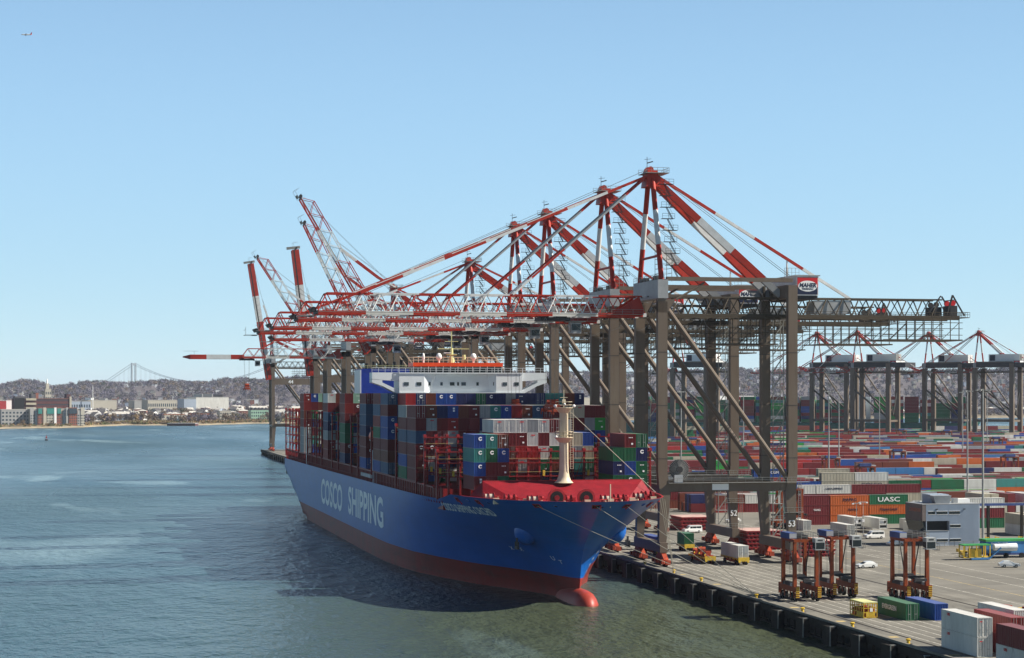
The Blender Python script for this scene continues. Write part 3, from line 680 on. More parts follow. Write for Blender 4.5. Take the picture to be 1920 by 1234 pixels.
def make_crane(apex=89.5, raised=None, L=77., panel=4.0, band=10.6, number=None, trolley=23., cables=True, box=False, sign=True,
               legkey='steel_taupe', lw=1., spreader=None, nose=0., detail=2, back=75., trusskey='girder_brown_shaded', hz=56.6):
    t = empty('container_crane', (0, 0, 0)); YS = 9.0; TK = legkey
    bogies(t)
    # sill beams, legs, portal
    for x in (0, 31):
        m = MB().box(x - .9, x + .9, -YS - 1.6, YS + 1.6, 3.0, 5.2, TK); m.build('sill_beam', t)
        for y in (-YS, YS):
            m = MB()
            xo = .55 if x == 0 else -.55
            m.hexa([(x - .85 * lw, y - .75 * lw, 5.2), (x + .85 * lw, y - .75 * lw, 5.2), (x + .85 * lw, y + .75 * lw, 5.2), (x - .85 * lw, y + .75 * lw, 5.2),
                    (x - 1.25 + xo, y - .8, 16.2), (x + 1.25 + xo, y - .8, 16.2), (x + 1.25 + xo, y + .8, 16.2), (x - 1.25 + xo, y + .8, 16.2)], TK)
            m.hexa([(x - 1.25 + xo, y - .8, 16.2), (x + 1.25 + xo, y - .8, 16.2), (x + 1.25 + xo, y + .8, 16.2), (x - 1.25 + xo, y + .8, 16.2),
                    (x - 1.1, y - .8, 21), (x + 1.1, y - .8, 21), (x + 1.1, y + .8, 21), (x - 1.1, y + .8, 21)], TK)
            m.box(x - 1.1 * lw, x + 1.1 * lw, y - .8 * lw, y + .8 * lw, 21 if lw == 1 else 5.3, 59.5 if x == 0 else 63.5, TK)
            if x == 0: m.hexa([(x - 1.1, y - .8, 57), (x + 1.1, y - .8, 57), (x + 1.1, y + .8, 57), (x - 1.1, y + .8, 57), (x - 1.1, y - .8, 60), (x + 3, y - .8, 60), (x + 3, y + .8, 60), (x - 1.1, y + .8, 60)], TK)
            lg = m.build('leg', t)
            m = MB()
            for z in (24, 36, 48): m.box(x - 1.13, x + 1.13, y - .83, y + .83, z, z + .12, 'dark_metal')
            m.build('splice_plates', lg, stuff=True)
    for y in (-YS, YS):
        pb = MB().box(1.4, 29.6, y - .6, y + .6, 16.6, 18.6, TK).build('portal_beam', t)
        MB().box(1.2, 29.4, y - 1.5, y - .6, 18.5, 18.62, 'rail_metal').build('walkway', pb)
        railing('handrail', [[(1.2, y - 1.5, 18.6), (29.4, y - 1.5, 18.6)]], parent=pb)
        # long tubular braces in each frame
        MB().tube((1.1, y, 58.0), (29.9, y, 19.4), .62, TK, 10).build('diagonal_brace', t)
        dzt = 0 if y < 0 else -.8; MB().box(1.1, 31.1, y - .5, y + .5, 64.2 + dzt, 65.1 + dzt, TK).build('upper_tie_beam', t)
        if detail > 1: MB().tube((3.4, y, 60.0), (10, y, 63.8), .25, TK, 8).build('knee_brace', t)
    for x in (0, 31):
        MB().box(x - .7, x + .7, -YS + .8, YS - .8, 16.6, 18.2, TK).build('cross_beam', t)
    MB().box(-1.2, 1.2, -YS - 1.0, YS + 1.0, 60.2, 64.4, 'steel_light').build('head_beam', t)
    MB().box(29.9, 32.1, -YS + .85, YS - .85, 60.6, 63.6, TK).build('head_beam', t)
    mm = MB()
    for y in (YS,): mm.hexa([(26.5, y - .3, 63.2), (29.8, y - .3, 60.8), (29.8, y + .3, 60.8), (26.5, y + .3, 63.2), (26.5, y - .3, 63.29), (29.8, y - .3, 63.29), (29.8, y + .3, 63.29), (26.5, y + .3, 63.29)], 'steel_light')
    mm.build('gusset_plates', t, stuff=True)
    # machinery house with its sign
    h = MB().box(32.3, 37.6, -8.6, 8.6, 61.2, 65.7, 'white_paint').build('machinery_house', t)
    m = MB()
    for j in range(22): m.box(31.9 + 0, 38.0, -8.8 + j * .8, -8.8 + j * .8 + .25, 65.7, 65.95, 'steel_light')
    m.build('ribbed_roof', h, stuff=True)
    MB().box(32.4, 37.5, -8.4, 8.4, 60.4, 61.2, 'dark_metal').build('underframe', h)
    if sign:
        s = MB().box(32.5, 37.4, -8.68, -8.6, 61.5, 65.4, 'sign_red').build('sign', t)
        MB().quad([(32.5, -8.69, 61.5), (37.4, -8.69, 61.5), (37.4, -8.69, 63.2), (34.9, -8.69, 62.6), (32.5, -8.69, 63.2)], 'sign_navy').build('lower_panel', s)
        m = MB(); P = [(34.95 + 2.3 * math.cos(a), -8.70, 63.4 + 1.25 * math.sin(a)) for a in np.linspace(0, 2 * math.pi, 28, endpoint=False)]; m.quad(P, 'sign_white'); m.build('oval_panel', s)
        lettering('MAHER', 'sign_navy', (34.95, -8.72, 63.55), s, size=1.35, sx=.92, bold=.05, depth=.02, shear=.15)
        lettering('TERMINALS', 'sign_navy', (34.95, -8.72, 62.72), s, size=.55, sx=1.0, bold=.015, depth=.02)
    # A-frame masts, apex
    cuts = [(.32, 'red_paint'), (.66, 'white_paint'), (1., 'red_paint')]
    for s in (-1, 1):
        m = MB(); m.bands((0, s * 1.7, apex - 1.5), (0, s * 8.7, 64.4), cuts, lambda a, b, k: m.tube(a, b, .62, k, 10, caps=False))
        m.build('a_frame_mast', t, smooth=True)
    if detail > 1:
        MB().tube((0, -7.2, 70), (0, 7.2, 70), .3, 'red_paint', 8).build('mast_tie', t)
    m = MB().hexa([(-1.6, -2.3, apex - 3.4), (1.6, -2.3, apex - 3.4), (1.6, 2.3, apex - 3.4), (-1.6, 2.3, apex - 3.4), (-1.2, -1.9, apex + .4), (1.2, -1.9, apex + .4), (1.2, 1.9, apex + .4), (-1.2, 1.9, apex + .4)], 'red_paint')
    for s in (-1.4, 0, 1.4): m.tube((-.4, s - .25, apex + .6), (-.4, s + .25, apex + .6), .7, 'red_paint', 10)
    ah = m.build('apex_head', t)
    m = MB().box(-2.0, 3.6, -3, 3, apex - .35, apex - .2, 'rail_metal'); m.rail([(3.6, -3, apex - .2), (3.6, 3, apex - .2)], 'rail_metal', step=1.2); m.rail([(-2, -3, apex - .2), (3.6, -3, apex - .2)], 'rail_metal', step=1.2)
    m.rail([(-2, 3, apex - .2), (3.6, 3, apex - .2)], 'rail_metal', step=1.2); m.build('apex_platform', ah)
    MB().beam((-.8, 0, apex), (-.8, 0, apex + 3.6), .1, .1, 'dark_metal').beam((-1.4, 0, apex + 3.0), (.2, 0, apex + 3.2), .08, .08, 'dark_metal').beam((-.8, 0, apex + 2.2), (.6, 0, apex + 2.6), .25, .25, 'dark_metal').build('wind_mast', ah)
    # backstays
    c2 = [(.34, 'red_paint'), (.61, 'white_paint'), (.86, 'red_paint'), (1., 'steel_light')]
    for s in (-1, 1):
        m = MB(); m.bands((1.0, s * 1.3, apex - 2.0), (30.2, s * 3.6, 61.5), c2, lambda a, b, k: m.beam(a, b, 1.25, 1.55, k)); m.build('main_backstay', t)
        if s < 0: continue
        m = MB(); m.bands((1.3, 0, apex - .6), (49, 0, 60.9), [(.3, 'red_paint'), (.5, 'white_paint'), (.75, 'red_paint'), (1, 'white_paint')], lambda a, b, k: m.beam(a, b, .62, .62, k)); m.build('rear_stay', t)
        if detail > 1:
            xx = 33.2; zz = apex - .6 + (60.6 - apex + .6) * (xx - 1.3) / 47.7
            m = MB().beam((xx, -.5, 65.9), (xx, 0, zz), .22, .22, 'white_paint').beam((xx, .5, 65.9), (xx, 0, zz), .22, .22, 'white_paint'); m.rail([(xx - 1, -1, 66), (xx + 2.6, -1, 66)], 'rail_metal', step=.8, h=2); m.build('stay_post', t)
    # stairs up the mast, and a stair tower up one landside leg
    if detail > 1:
        m = MB(); n = 4; z = 65.; H = (apex - 3 - z) / (n * 2)
        for j in range(n * 2):
            f0 = (z + j * H - 64.4) / (apex - 1.5 - 64.4); yy = -8.7 + f0 * 7 - .9; x0, x1 = 3.3, 1.9; ox = .2
            m.beam((x0 + ox, yy, z + j * H), (x1 + ox, yy + .2, z + (j + 1) * H), .08, .14, 'dark_metal'); m.beam((x0 + ox, yy - .7, z + j * H), (x1 + ox, yy - .5, z + (j + 1) * H), .08, .14, 'dark_metal')
            m.beam((x0 + ox, yy - .7, z + j * H + 1.), (x1 + ox, yy - .5, z + (j + 1) * H + 1.), .05, .05, 'rail_metal')
            if True:
                a, b = (1.0, 4.1) if j % 2 == 1 else (1.0, 3.6); zz = z + (j + 1) * H; m.box(a - .3, b, yy - 1.0, yy + .5, zz - .08, zz, 'dark_metal'); m.rail([(a - .3, yy - 1.0, zz), (b, yy - 1.0, zz)], 'dark_metal', step=1, r=.035)
        m.build('mast_stairs', t, stuff=True)
        m = MB()
        X0, X1, Y0, Y1 = 32.4, 35.0, 7.2, 9.4
        for (a, b) in ((X0, Y0), (X1, Y0), (X1, Y1), (X0, Y1)): m.beam((a, b, 5), (a, b, 59), .16, .16, 'rail_metal')
        for j in range(14):
            z = 5 + j * 3.9; m.beam((X0, Y0, z), (X1, Y0, z + 3.5), .1, .25, 'rail_metal'); m.box(X0 - .2, X1 + .2, Y0, Y1, z + 3.6, z + 3.7, 'rail_metal'); m.rail([(X0 - .2, Y0, z + 3.7), (X1 + .2, Y0, z + 3.7)], 'rail_metal', step=1.3, r=.035)
        m.build('stair_tower', t, stuff=True)
        # lower ladder cage on the near landside leg
        m = MB()
        for zz in (5.4, 11.6): m.box(28.8, 30.1, -10.2, -8.2, zz, zz + .1, 'rail_metal'); m.rail([(28.8, -10.2, zz), (30.1, -10.2, zz), (33.2, -10.2, zz)], 'rail_metal', step=.8)
        m.box(30, 33.4, -10.4, -9.8, 11.6, 11.7, 'rail_metal')
        m.box(29.2, 34.6, -10.9, -9.9, 18.5, 18.62, 'rail_metal'); m.rail([(29.2, -10.9, 18.6), (34.6, -10.9, 18.6), (34.6, -9.9, 18.6)], 'rail_metal', step=1)
        for xx in (32.4, 33.0): m.beam((xx, -9.6, .5), (xx, -9.6, 18.5), .08, .08, 'rail_metal')
        for j in range(36): m.beam((32.4, -9.6, .8 + j * .5), (33.0, -9.6, .8 + j * .5), .05, .05, 'rail_metal')
        m.build('leg_ladder', t, stuff=True)
        # cable reel by the waterside leg
        m = MB()
        for (a, b) in ((1.4, -3), (4.2, -3), (1.4, 1), (4.2, 1)): m.beam((a, b, 64.4), (a, b, 71.6), .1, .1, 'rail_metal')
        for z in np.arange(65.2, 71.8, 1.1): m.beam((1.4, -3, z), (4.2, -3, z), .07, .07, 'rail_metal').beam((1.4, 1, z), (4.2, 1, z), .07, .07, 'rail_metal').beam((1.4, -3, z), (1.4, 1, z), .07, .07, 'rail_metal').beam((4.2, -3, z), (4.2, 1, z), .07, .07, 'rail_metal')
        m.box(-1.2, 1.2, -9.9, 9.9, 64.4, 64.5, 'dark_metal'); m.rail([(-1.2, -9.9, 64.5), (-1.2, 9.9, 64.5)], 'rail_metal', step=1.3); m.rail([(1.2, -7, 64.5), (1.2, 9.9, 64.5)], 'rail_metal', step=1.3)
        for q in (-6.5, -4.5, 3.5, 6): m.box(-.6, .6, q - .5, q + .5, 64.5, 65.5, 'dark_metal')
        m.build('head_platform', t, stuff=True)
        cr = MB().tube((3.9, -10.1, 21.6), (3.9, -9.3, 21.6), .75, 'dark_metal', 12).build('cable_reel', t)
        m = MB()
        for j in range(40):
            a = j * math.pi / 20; m.beam((3.9 + .6 * math.cos(a), -10, 21.6 + .6 * math.sin(a)), (3.9 + 2.55 * math.cos(a), -9.75, 21.6 + 2.55 * math.sin(a)), .05, .05, 'galv')
        m.build('spoke', cr, stuff=True)
        m = MB(); m.lathe([(2.4, 0)], (0, 0, 0), 'black', 3) if False else None
        P = [(3.9 + 2.3 * math.cos(a), -9.45, 21.6 + 2.3 * math.sin(a)) for a in np.linspace(0, 2 * math.pi, 30, endpoint=False)]
        m = MB(); m.quad(P, 'dark_metal'); m.quad([(a, -9.35, c) for a, b, c in P], 'dark_metal')
        m.build('cable_coil', cr)
        MB().box(2.6, 4.6, -10.2, -9.0, 18.6, 20.4, 'grey_paint').build('reel_motor', cr)
        m = MB().box(11.7, 15.6, -9.66, -9.60, 16.9, 18.3, 'sign_white'); pl = m.build('capacity_plate', t)
    if number:
        lettering(number, 'sign_white', (31.0 - .3, -9.85, 9.0), t, size=2.0, sx=.9, bold=.03, name='number')
    # ---- girder and boom
    ang = R(raised) if raised is not None else 0.
    hx = -2.0
    def B(u, y, v):   # u metres seaward of the hinge
        return (hx - u * math.cos(ang) + v * math.sin(ang) * 1.0, y, hz + u * math.sin(ang) + v * math.cos(ang))
    def key(u):
        uu = (L - u) / band
        return 'red_paint' if int(uu) % 2 == 0 else 'white_paint'
    Bl = L - 2
    cutsb = []; e = 0.
    while e < Bl - .01:
        e = min(Bl, e + band); cutsb.append((e / Bl, 'red_paint' if len(cutsb) % 2 == 0 else 'white_paint'))
    HV = 4.3
    if not box:
        for s in (-1, 1):
            m = MB(); m.bands(B(Bl, s * 3.3, 0), B(0, s * 3.3, 0), cutsb, lambda a, b, k: m.beam(a, b, .6 if raised is None else .45, .85 if raised is None else .62, k)); m.build('boom_chord', t)
            m = MB(); m.bands(B(Bl - panel / 2, s * 2.6, HV), B(0, s * 2.6, HV), cutsb, lambda a, b, k: m.beam(a, b, .34, .34, k)); m.build('boom_top_chord', t)
            n = int(Bl / panel)
            for j in range(n):
                u0 = Bl - j * panel; um = u0 - panel / 2; u1 = u0 - panel
                for (ua, ub) in ((u0, um), (u1, um)):
                    MB().beam(B(ua, s * 3.3, .4), B(ub, s * 2.6, HV), .2 if raised is None else .22, .2 if raised is None else .22, key(u0 - .3 * panel)).build('boom_brace', t)
        m = MB(); n = int(Bl / panel)
        for j in range(n):
            u0 = Bl - j * panel; k = key(u0 - .1)
            m.beam(B(u0, -3.3, 0), B(u0, 3.3, 0), .3, .3, k).beam(B(u0 - panel / 2, -2.6, HV), B(u0 - panel / 2, 2.6, HV), .2, .2, k)
            if j % 2 == 0: m.beam(B(u0, -3.3, 0), B(u0 - panel, 3.3, 0), .18, .18, k)
        m.build('boom_cross_ties', t, stuff=True)
        m = MB()
        for s in (-1, 1):
            m.beam(B(Bl, s * 4.3, .1), B(1, s * 4.3, .1), .9, .08, 'rail_metal')
            for hh in (.65, 1.2): m.beam(B(Bl, s * 4.75, hh), B(1, s * 4.75, hh), .06, .06, 'rail_metal')
            for u in np.arange(1, Bl, 2.5): m.beam(B(u, s * 4.75, .1), B(u, s * 4.75, 1.2), .06, .06, 'rail_metal')
        m.build('boom_walkway', t, stuff=True)
    else:
        for s in (-1, 1):
            m = MB(); m.bands(B(Bl, s * 2.8, 0), B(0, s * 2.8, 0), [(.28, 'red_paint'), (.5, 'white_paint'), (.72, 'red_paint'), (.86, 'white_paint'), (1, 'red_paint')], lambda a, b, k: m.beam(a, b, 3.9, 1.3, k)); m.build('boom_girder', t)
        m = MB()
        for u in np.arange(2, Bl, 7): m.beam(B(u, -2.8, 0), B(u, 2.8, 0), .8, .8, key(u))
        m.build('boom_cross_ties', t, stuff=True)
        m = MB()
        for u in np.arange(1, Bl, 2.5): m.beam(B(u, -4.2, -1), B(u, -4.2, .4), .08, .08, 'dark_metal')
        m.beam(B(1, -4.1, -1), B(Bl, -4.1, -1), .8, .1, 'dark_metal'); m.build('boom_walkway', t, stuff=True)
    m = MB()
    if nose:
        m.bands(B(Bl + nose, 0, .2), B(Bl - 1, 0, .2), [(.3, 'red_paint'), (.75, 'white_paint'), (1., 'red_paint')], lambda a, b, k: m.beam(a, b, 4.6, 2.2, k))
        m.hexa([B(Bl + nose + 3.5, -.6, -.1), B(Bl + nose, -2.3, -.9), B(Bl + nose, 2.3, -.9), B(Bl + nose + 3.5, .6, -.1), B(Bl + nose + 3.5, -.6, .4), B(Bl + nose, -2.3, 1.3), B(Bl + nose, 2.3, 1.3), B(Bl + nose + 3.5, .6, .4)], 'red_paint')
        m.beam(B(Bl + nose + 3, 0, 3), B(Bl + nose - 4, 0, 3), .1, .1, 'dark_metal').beam(B(Bl + nose - 2, 0, 1), B(Bl + nose - 2, 0, 3), .1, .1, 'dark_metal')
        m.build('boom_nose', t)
    else:
        m.box(-.1, .1, -.1, .1, 0, .1, 'dark_metal') if False else None
        m.beam(B(Bl, -3.6, .1), B(Bl, 3.6, .1), .5, .7, 'dark_metal').beam(B(Bl + 1.4, -3.2, .9), B(Bl + 1.4, 3.2, .9), .25, .3, 'dark_metal').tube(B(Bl + .8, -2.2, .7), B(Bl + .8, -1.4, .7), .6, 'dark_metal', 12).tube(B(Bl + .8, 1.4, .7), B(Bl + .8, 2.2, .7), .6, 'dark_metal', 12)
        m.beam(B(Bl, -3.8, -.7), B(Bl + 4, -3.8, -.7), .1, .12, 'rail_metal').beam(B(Bl, 3.8, -.7), B(Bl + 4, 3.8, -.7), .1, .12, 'rail_metal')
        m.beam(B(Bl + 4, -3.8, -.7), B(Bl + 4, 3.8, -.7), .1, .12, 'rail_metal').beam(B(Bl + 4, -3.8, .8), B(Bl + 4, 3.8, .8), .08, .08, 'rail_metal').beam(B(Bl + 4, -3.8, -.7), B(Bl + 4, -3.8, 1.6), .1, .1, 'rail_metal')
        m.beam(B(Bl + 2, 0, -.75), B(Bl + .5, 0, -.75), 7.6, .1, 'rail_metal')
        m.build('boom_tip', t)
    if not box:
        for s in (-1, 1): MB().hexa([B(9, s * 3.3 - .12, -.3), B(0, s * 3.3 - .12, -.3), B(0, s * 3.3 + .12, -.3), B(9, s * 3.3 + .12, -.3), B(7.5, s * 2.7 - .12, .5), B(1.5, s * 2.7 - .12, HV), B(1.5, s * 2.7 + .12, HV), B(7.5, s * 2.7 + .12, .5)], 'red_paint').build('hinge_plate', t)
    # landside girder
    def G(x, y, v): return (x, y, 56.6 + v)
    pan = panel if detail > 1 else panel
    for s in (-1, 1):
        MB().beam(G(-1.5, s * 3.3, 0), G(back, s * 3.3, 0), .7, 1.0, trusskey).build('girder_chord', t)
        MB().beam(G(-1.5, s * 2.6, HV), G(back - 4, s * 2.6, HV), .34, .34, trusskey).build('girder_top_chord', t)
        n = int(back / panel)
        for j in range(n):
            x0 = j * panel
            for (xa, xb) in ((x0, x0 + panel / 2), (x0 + panel, x0 + panel / 2)):
                MB().beam(G(xa, s * 3.3, .4), G(xb, s * 2.6, HV), .22, .22, trusskey).build('girder_brace', t)
    m = MB()
    for x in np.arange(0, back, panel): m.beam(G(x, -3.3, 0), G(x, 3.3, 0), .3, .3, trusskey).beam(G(x, -3.3, 0), G(x + panel, 3.3, 0), .18, .18, trusskey).beam(G(x + panel / 2, -2.6, HV), G(x + panel / 2, 2.6, HV), .2, .2, trusskey)
    for x in (2, 28.5): m.beam(G(x, -2.6, HV), G(x, -2.6, HV + 3), .5, .5, trusskey).beam(G(x, 2.6, HV), G(x, 2.6, HV + 3), .5, .5, trusskey)
    m.build('girder_cross_ties', t, stuff=True)
    m = MB()
    for s in (-1, 1):
        m.box(-1, back, s * 4.3 - .45, s * 4.3 + .45, 56.6, 56.7, trusskey); m.rail([(-1, s * 4.7, 56.7), (back, s * 4.7, 56.7)], trusskey, step=2.5, r=.045)
    m.build('girder_walkway', t, stuff=True)
    if detail > 1:
        # hanging maintenance platforms
        for (a, b, zl) in ((56.5, 75.0, 51.4), (15, 29, 50.2)):
            m = MB()
            for y in (-5.2, 5.2):
                for x in np.arange(a, b + .1, 2.2): m.beam((x, y, zl), (x, y, 56.4), .16, .16, trusskey)
                for z in (zl, zl + 1.1, zl + 2.6, zl + 4.0): m.beam((a - 1.5, y, z), (b, y, z), .14, .14, trusskey)
                for x in np.arange(a, b - 4, 4.4): m.beam((x, y, zl), (x + 4.4, y, zl + 4), .12, .12, trusskey)
            m.box(a - 1.5, b, -5.3, 5.3, zl - .25, zl - .05, trusskey); m.build('hanging_platform', t, stuff=True)
        m = MB().box(69, 71, -2.4, 2.4, 57.2, 59.2, 'dark_metal').box(73.4, 75.2, -2, 2, 57.2, 59.6, 'dark_metal').beam((67, -3, 57.2), (70.5, -3, 61.8), .25, .25, 'dark_metal').beam((72, -3, 57.2), (73.5, -3, 62), .35, .35, 'dark_metal').beam((76.5, -3, 57.2), (73.5, -3, 62), .3, .3, 'dark_metal').beam((76.5, 3, 57.2), (73.5, 3, 62), .3, .3, 'dark_metal')
        for s in (-1.6, 1.6): m.tube((70, s - .2, 59.8), (70, s + .2, 59.8), .65, 'dark_metal', 12).tube((74.2, s - .2, 60.2), (74.2, s + .2, 60.2), .7, 'sign_red', 12)
        m.rail([(68, -4.9, 56.8), (77.0, -4.9, 56.8), (77.0, 4.9, 56.8)], trusskey, step=1.2); m.box(75, 77, -4.9, 4.9, 56.6, 56.75, trusskey); m.build('rope_drive', t)
        MB().box(39, 48, -2.6, 2.6, 57.4, 60.4, 'steel_light').build('electrical_room', t)
    # trolley, cab, ropes, spreader
    if raised is None:
        u = trolley
        tr = MB().box(-u - 3.5, -u + 3.5, -3.0, 3.0, 55.2, 56.0, 'dark_metal').box(-u - 2.6, -u - 1.6, -3.4, 3.4, 56.0, 56.9, 'dark_metal').box(-u + 1.6, -u + 2.6, -3.4, 3.4, 56.0, 56.9, 'dark_metal').build('trolley', t)
        cb = MB().box(-u + 4, -u + 6.4, -1.6, .9, 52.4, 54.9, 'steel_light').build('operator_cab', tr)
        MB().box(-u + 3.92, -u + 4.0, -1.4, .7, 52.8, 54.4, 'glass').box(-u + 4.2, -u + 6.2, -1.68, -1.6, 53.1, 54.5, 'glass').build('cab_window', cb)
        MB().box(-u + 3.2, -u + 7.2, -2.4, 1.6, 55.0, 55.15, 'rail_metal').beam((-u + 4.2, -1, 54.9), (-u + 4.2, -1, 55.2), .2, .2, 'dark_metal').build('cab_frame', tr)
        if spreader is not None:
            zs = spreader
            m = MB()
            for a in (-1.2, 1.2):
                for b in (-2, 2): m.beam((-u + a, b, 55.2), (-u + a * .8, b * .9, zs + 1.9), .07, .07, 'cable')
            m.build('hoist_ropes', tr, stuff=True)
            m = MB().box(-u - 1.2, -u + 1.2, -2.6, 2.6, zs + 1.0, zs + 1.7, 'bogie_orange').box(-u - .5, -u + .5, -6.0, 6.0, zs + .3, zs + .85, 'bogie_orange')
            for yy in (-5.9, 5.9): m.box(-u - 1.2, -u + 1.2, yy - .25, yy + .25, zs, zs + .7, 'bogie_orange').box(-u - 1.3, -u - 1.1, yy - .2, yy + .2, zs - .6, zs + .2, 'bogie_orange').box(-u + 1.1, -u + 1.3, yy - .2, yy + .2, zs - .6, zs + .2, 'bogie_orange')
            for b in (-2, 2): m.tube((-u - .9, b, zs + 2.2), (-u + .9, b, zs + 2.2), .62, 'bogie_orange', 12)
            m.build('spreader', tr)
        # cable festoon
        m = MB()
        us = np.arange(-30, L - 8, 6.2)
        for a in us:
            pr = None
            for q in range(9):
                x = -(a + 6.2 * q / 8); z = 55.9 - 2.8 * (1 - (q / 4 - 1) ** 2) ** .7; c = (x, -4.0, z)
                if pr is not None: m.beam(pr, c, .07, .07, 'cable')
                pr = c
        m.build('cable_festoon', t, stuff=True)
        # forestays
        for s in (-1, 1):
            for (u1, cut) in ((L - 9.5, 7), (33., 4)):
                m = MB(); cc = [((q + 1) / cut, 'red_paint' if q % 2 == 0 else 'white_paint') for q in range(cut)]
                if cut == 4: cc = [(.16, 'red_paint'), (.62, 'steel_light'), (.86, 'red_paint'), (1, 'white_paint')]
                wd = .6 if cut == 7 else .42
                m.bands((-1.2, s * 1.4, apex - 1.0), (-u1, s * 2.7, 61.0), cc, lambda a, b, k: m.beam(a, b, wd, wd, k)); m.build('forestay', t)
        m = MB()
        for s in (-.8, .8):
            m.beam((-1, s, apex + .6), (-L + 12, s, 61.4), .09, .09, 'cable'); m.beam((0, s, apex + .6), (34, s, 66), .09, .09, 'cable')
        m.build('luffing_ropes', t, stuff=True)
    else:
        ub = L * .62; P0 = B(ub, 0, HV); Pk = (P0[0] + (15.5 if not box else 7), 0, P0[2] - (11.5 if not box else 20))
        for s in (-1, 1):
            m = MB(); m.bands((P0[0], s * 2.5, P0[2]), (Pk[0], s * 2.2, Pk[2]), [(.4, 'white_paint'), (1, 'red_paint')], lambda a, b, k: m.beam(a, b, .6, .6, k))
            m.bands((Pk[0], s * 2.2, Pk[2]), (2.0, s * 1.6, apex - 1), [(.3, 'red_paint'), (1, 'white_paint')], lambda a, b, k: m.beam(a, b, .6, .6, k)); m.build('folded_forestay', t)
            m = MB().beam((Pk[0], s, Pk[2]), (10, s, apex - 14), .09, .09, 'cable').beam(B(ub + 4, s, HV), (2, s, apex), .09, .09, 'cable').beam(B(Bl * .96, s, 2), (0, s, apex), .08, .08, 'cable'); m.build('luffing_ropes', t, stuff=True)
    return t
def finish_crane(t, x, y, label, rz=0., z=GZ):
    t.location = (x, y, z); t.rotation_euler = (0, 0, rz); tag(t, label, 'crane', 'ship-to-shore cranes along the terminal')
cA = make_crane(number='53', trolley=23.2, spreader=34.6)
COPY_FROM = cA
def ccopy(y, num, label, strip_spreader=True):
    c = copy_tree(cA, (128, y, GZ))
    for o in list(COL.objects):
        if o.parent == c and o.name.startswith('number'):
            if num is None: bpy.data.objects.remove(o)
            else:
                o.data = text_mesh(num, 'sign_white', 2.0, .9, .03, .02)
    tag(c, label, 'crane', 'ship-to-shore cranes along the terminal'); return c
ccopy(470.5, '52', 'second nearest crane, numbered 52, its sign partly behind the nearest crane')
ccopy(531.8, None, 'third lowered crane from the front, apex rising left of crane 52')
ccopy(573.0, None, 'fourth lowered crane from the front, beside the third')
finish_crane(cA, 128, 430, 'nearest and tallest container crane, numbered 53, red and white masts')
cE = make_crane(apex=83.5, L=66, panel=5.8, trolley=30, band=11.6, sign=True)
finish_crane(cE, 128, 643, 'lower fifth crane over the ship deckhouse, grey masts and short boom')
cT = make_crane(apex=83.5, L=75, panel=7.4, raised=59.5, band=15)
finish_crane(cT, 128, 806, 'crane with the tallest raised lattice boom, folded stays behind it')
cT2 = make_crane(apex=83.5, L=66.5, panel=7.0, raised=64.2, band=13.5)
finish_crane(cT2, 128, 872, 'crane with raised lattice boom just left of the tallest raised one')
cF = make_crane(apex=83.5, L=51, panel=5.7, trolley=48.6, spreader=43.0 - 2.0, nose=25, band=11.4)
finish_crane(cF, 128, 955, 'far crane with lowest boom reaching furthest left, red spreader hanging')
cT3 = make_crane(apex=83.5, L=66, panel=7.0, raised=57., band=13.5)
finish_crane(cT3, 128, 1030, 'crane with the leftmost raised lattice boom behind the lowest boom')
cG = make_crane(apex=78, hz=49., L=73, raised=83., box=True)
finish_crane(cG, 128, 1090, 'crane with solid red and white boom raised nearly upright, the taller')
cH = make_crane(apex=78, hz=48.7, L=82, raised=81., box=True)
finish_crane(cH, 128, 1335, 'last crane at the quay end, upright red and white boom, beam marked 44')
lettering('44', 'sign_white', (12, -9.65, 17.6 + 29.5), cH, size=3.4, bold=.08)
MB().box(1.1, 29.9, -9.6, -8.4, 45.2, 49.4, 'steel_taupe').build('upper_portal_beam', cH)
MB().box(1.1, 29.9, -9.6, -8.4, 45.2, 49.4, 'steel_taupe').build('upper_portal_beam', cG)
# cranes on the far berth
far0 = make_crane(apex=89.5, L=60, panel=6.0, trolley=20, detail=1, back=48, legkey='steel_taupe', lw=1.6)
MB().box(-2, 46, -9.8, 9.8, 60.6, 64.2, 'dark_metal').build('upper_deck', far0)
for q in (-1, 1): MB().beam((-6, q * 3, 57), (-18, q * 3, 62), .8, .8, 'red_paint').tube((-2, q * 9, 45), (28, q * 9, 22), .8, 'steel_dark', 8).tube((31, 9 * q, 45), (31, 0, 22), .5, 'steel_dark', 8).build('side_brace', far0)
for j, (px, lab) in enumerate(((1272, 'far berth crane seen just right of the nearest crane waterside leg'), (1532, 'far berth crane just right of the nearest crane landside leg'),
                              (1608, 'far berth crane whose white house shows under the backreach end'), (1742, 'far berth crane second from the right edge'), (1836, 'far berth crane at the right edge of the view'))):
    X, Y = atZ(px, 1580 + (j % 2) * 30); c = far0 if j == 0 else copy_tree(far0, (X, Y, GZ), R(-48))
    finish_crane(c, X, Y, lab, R(-48))
    hb = MB().box(10, 36, -5, 5, 65.0, 71.0, 'sign_white').build('machinery_house', c); MB().box(11, 15.5, -5.1, -5.0, 65.7, 70.4, 'sign_navy').build('emblem_panel', hb)
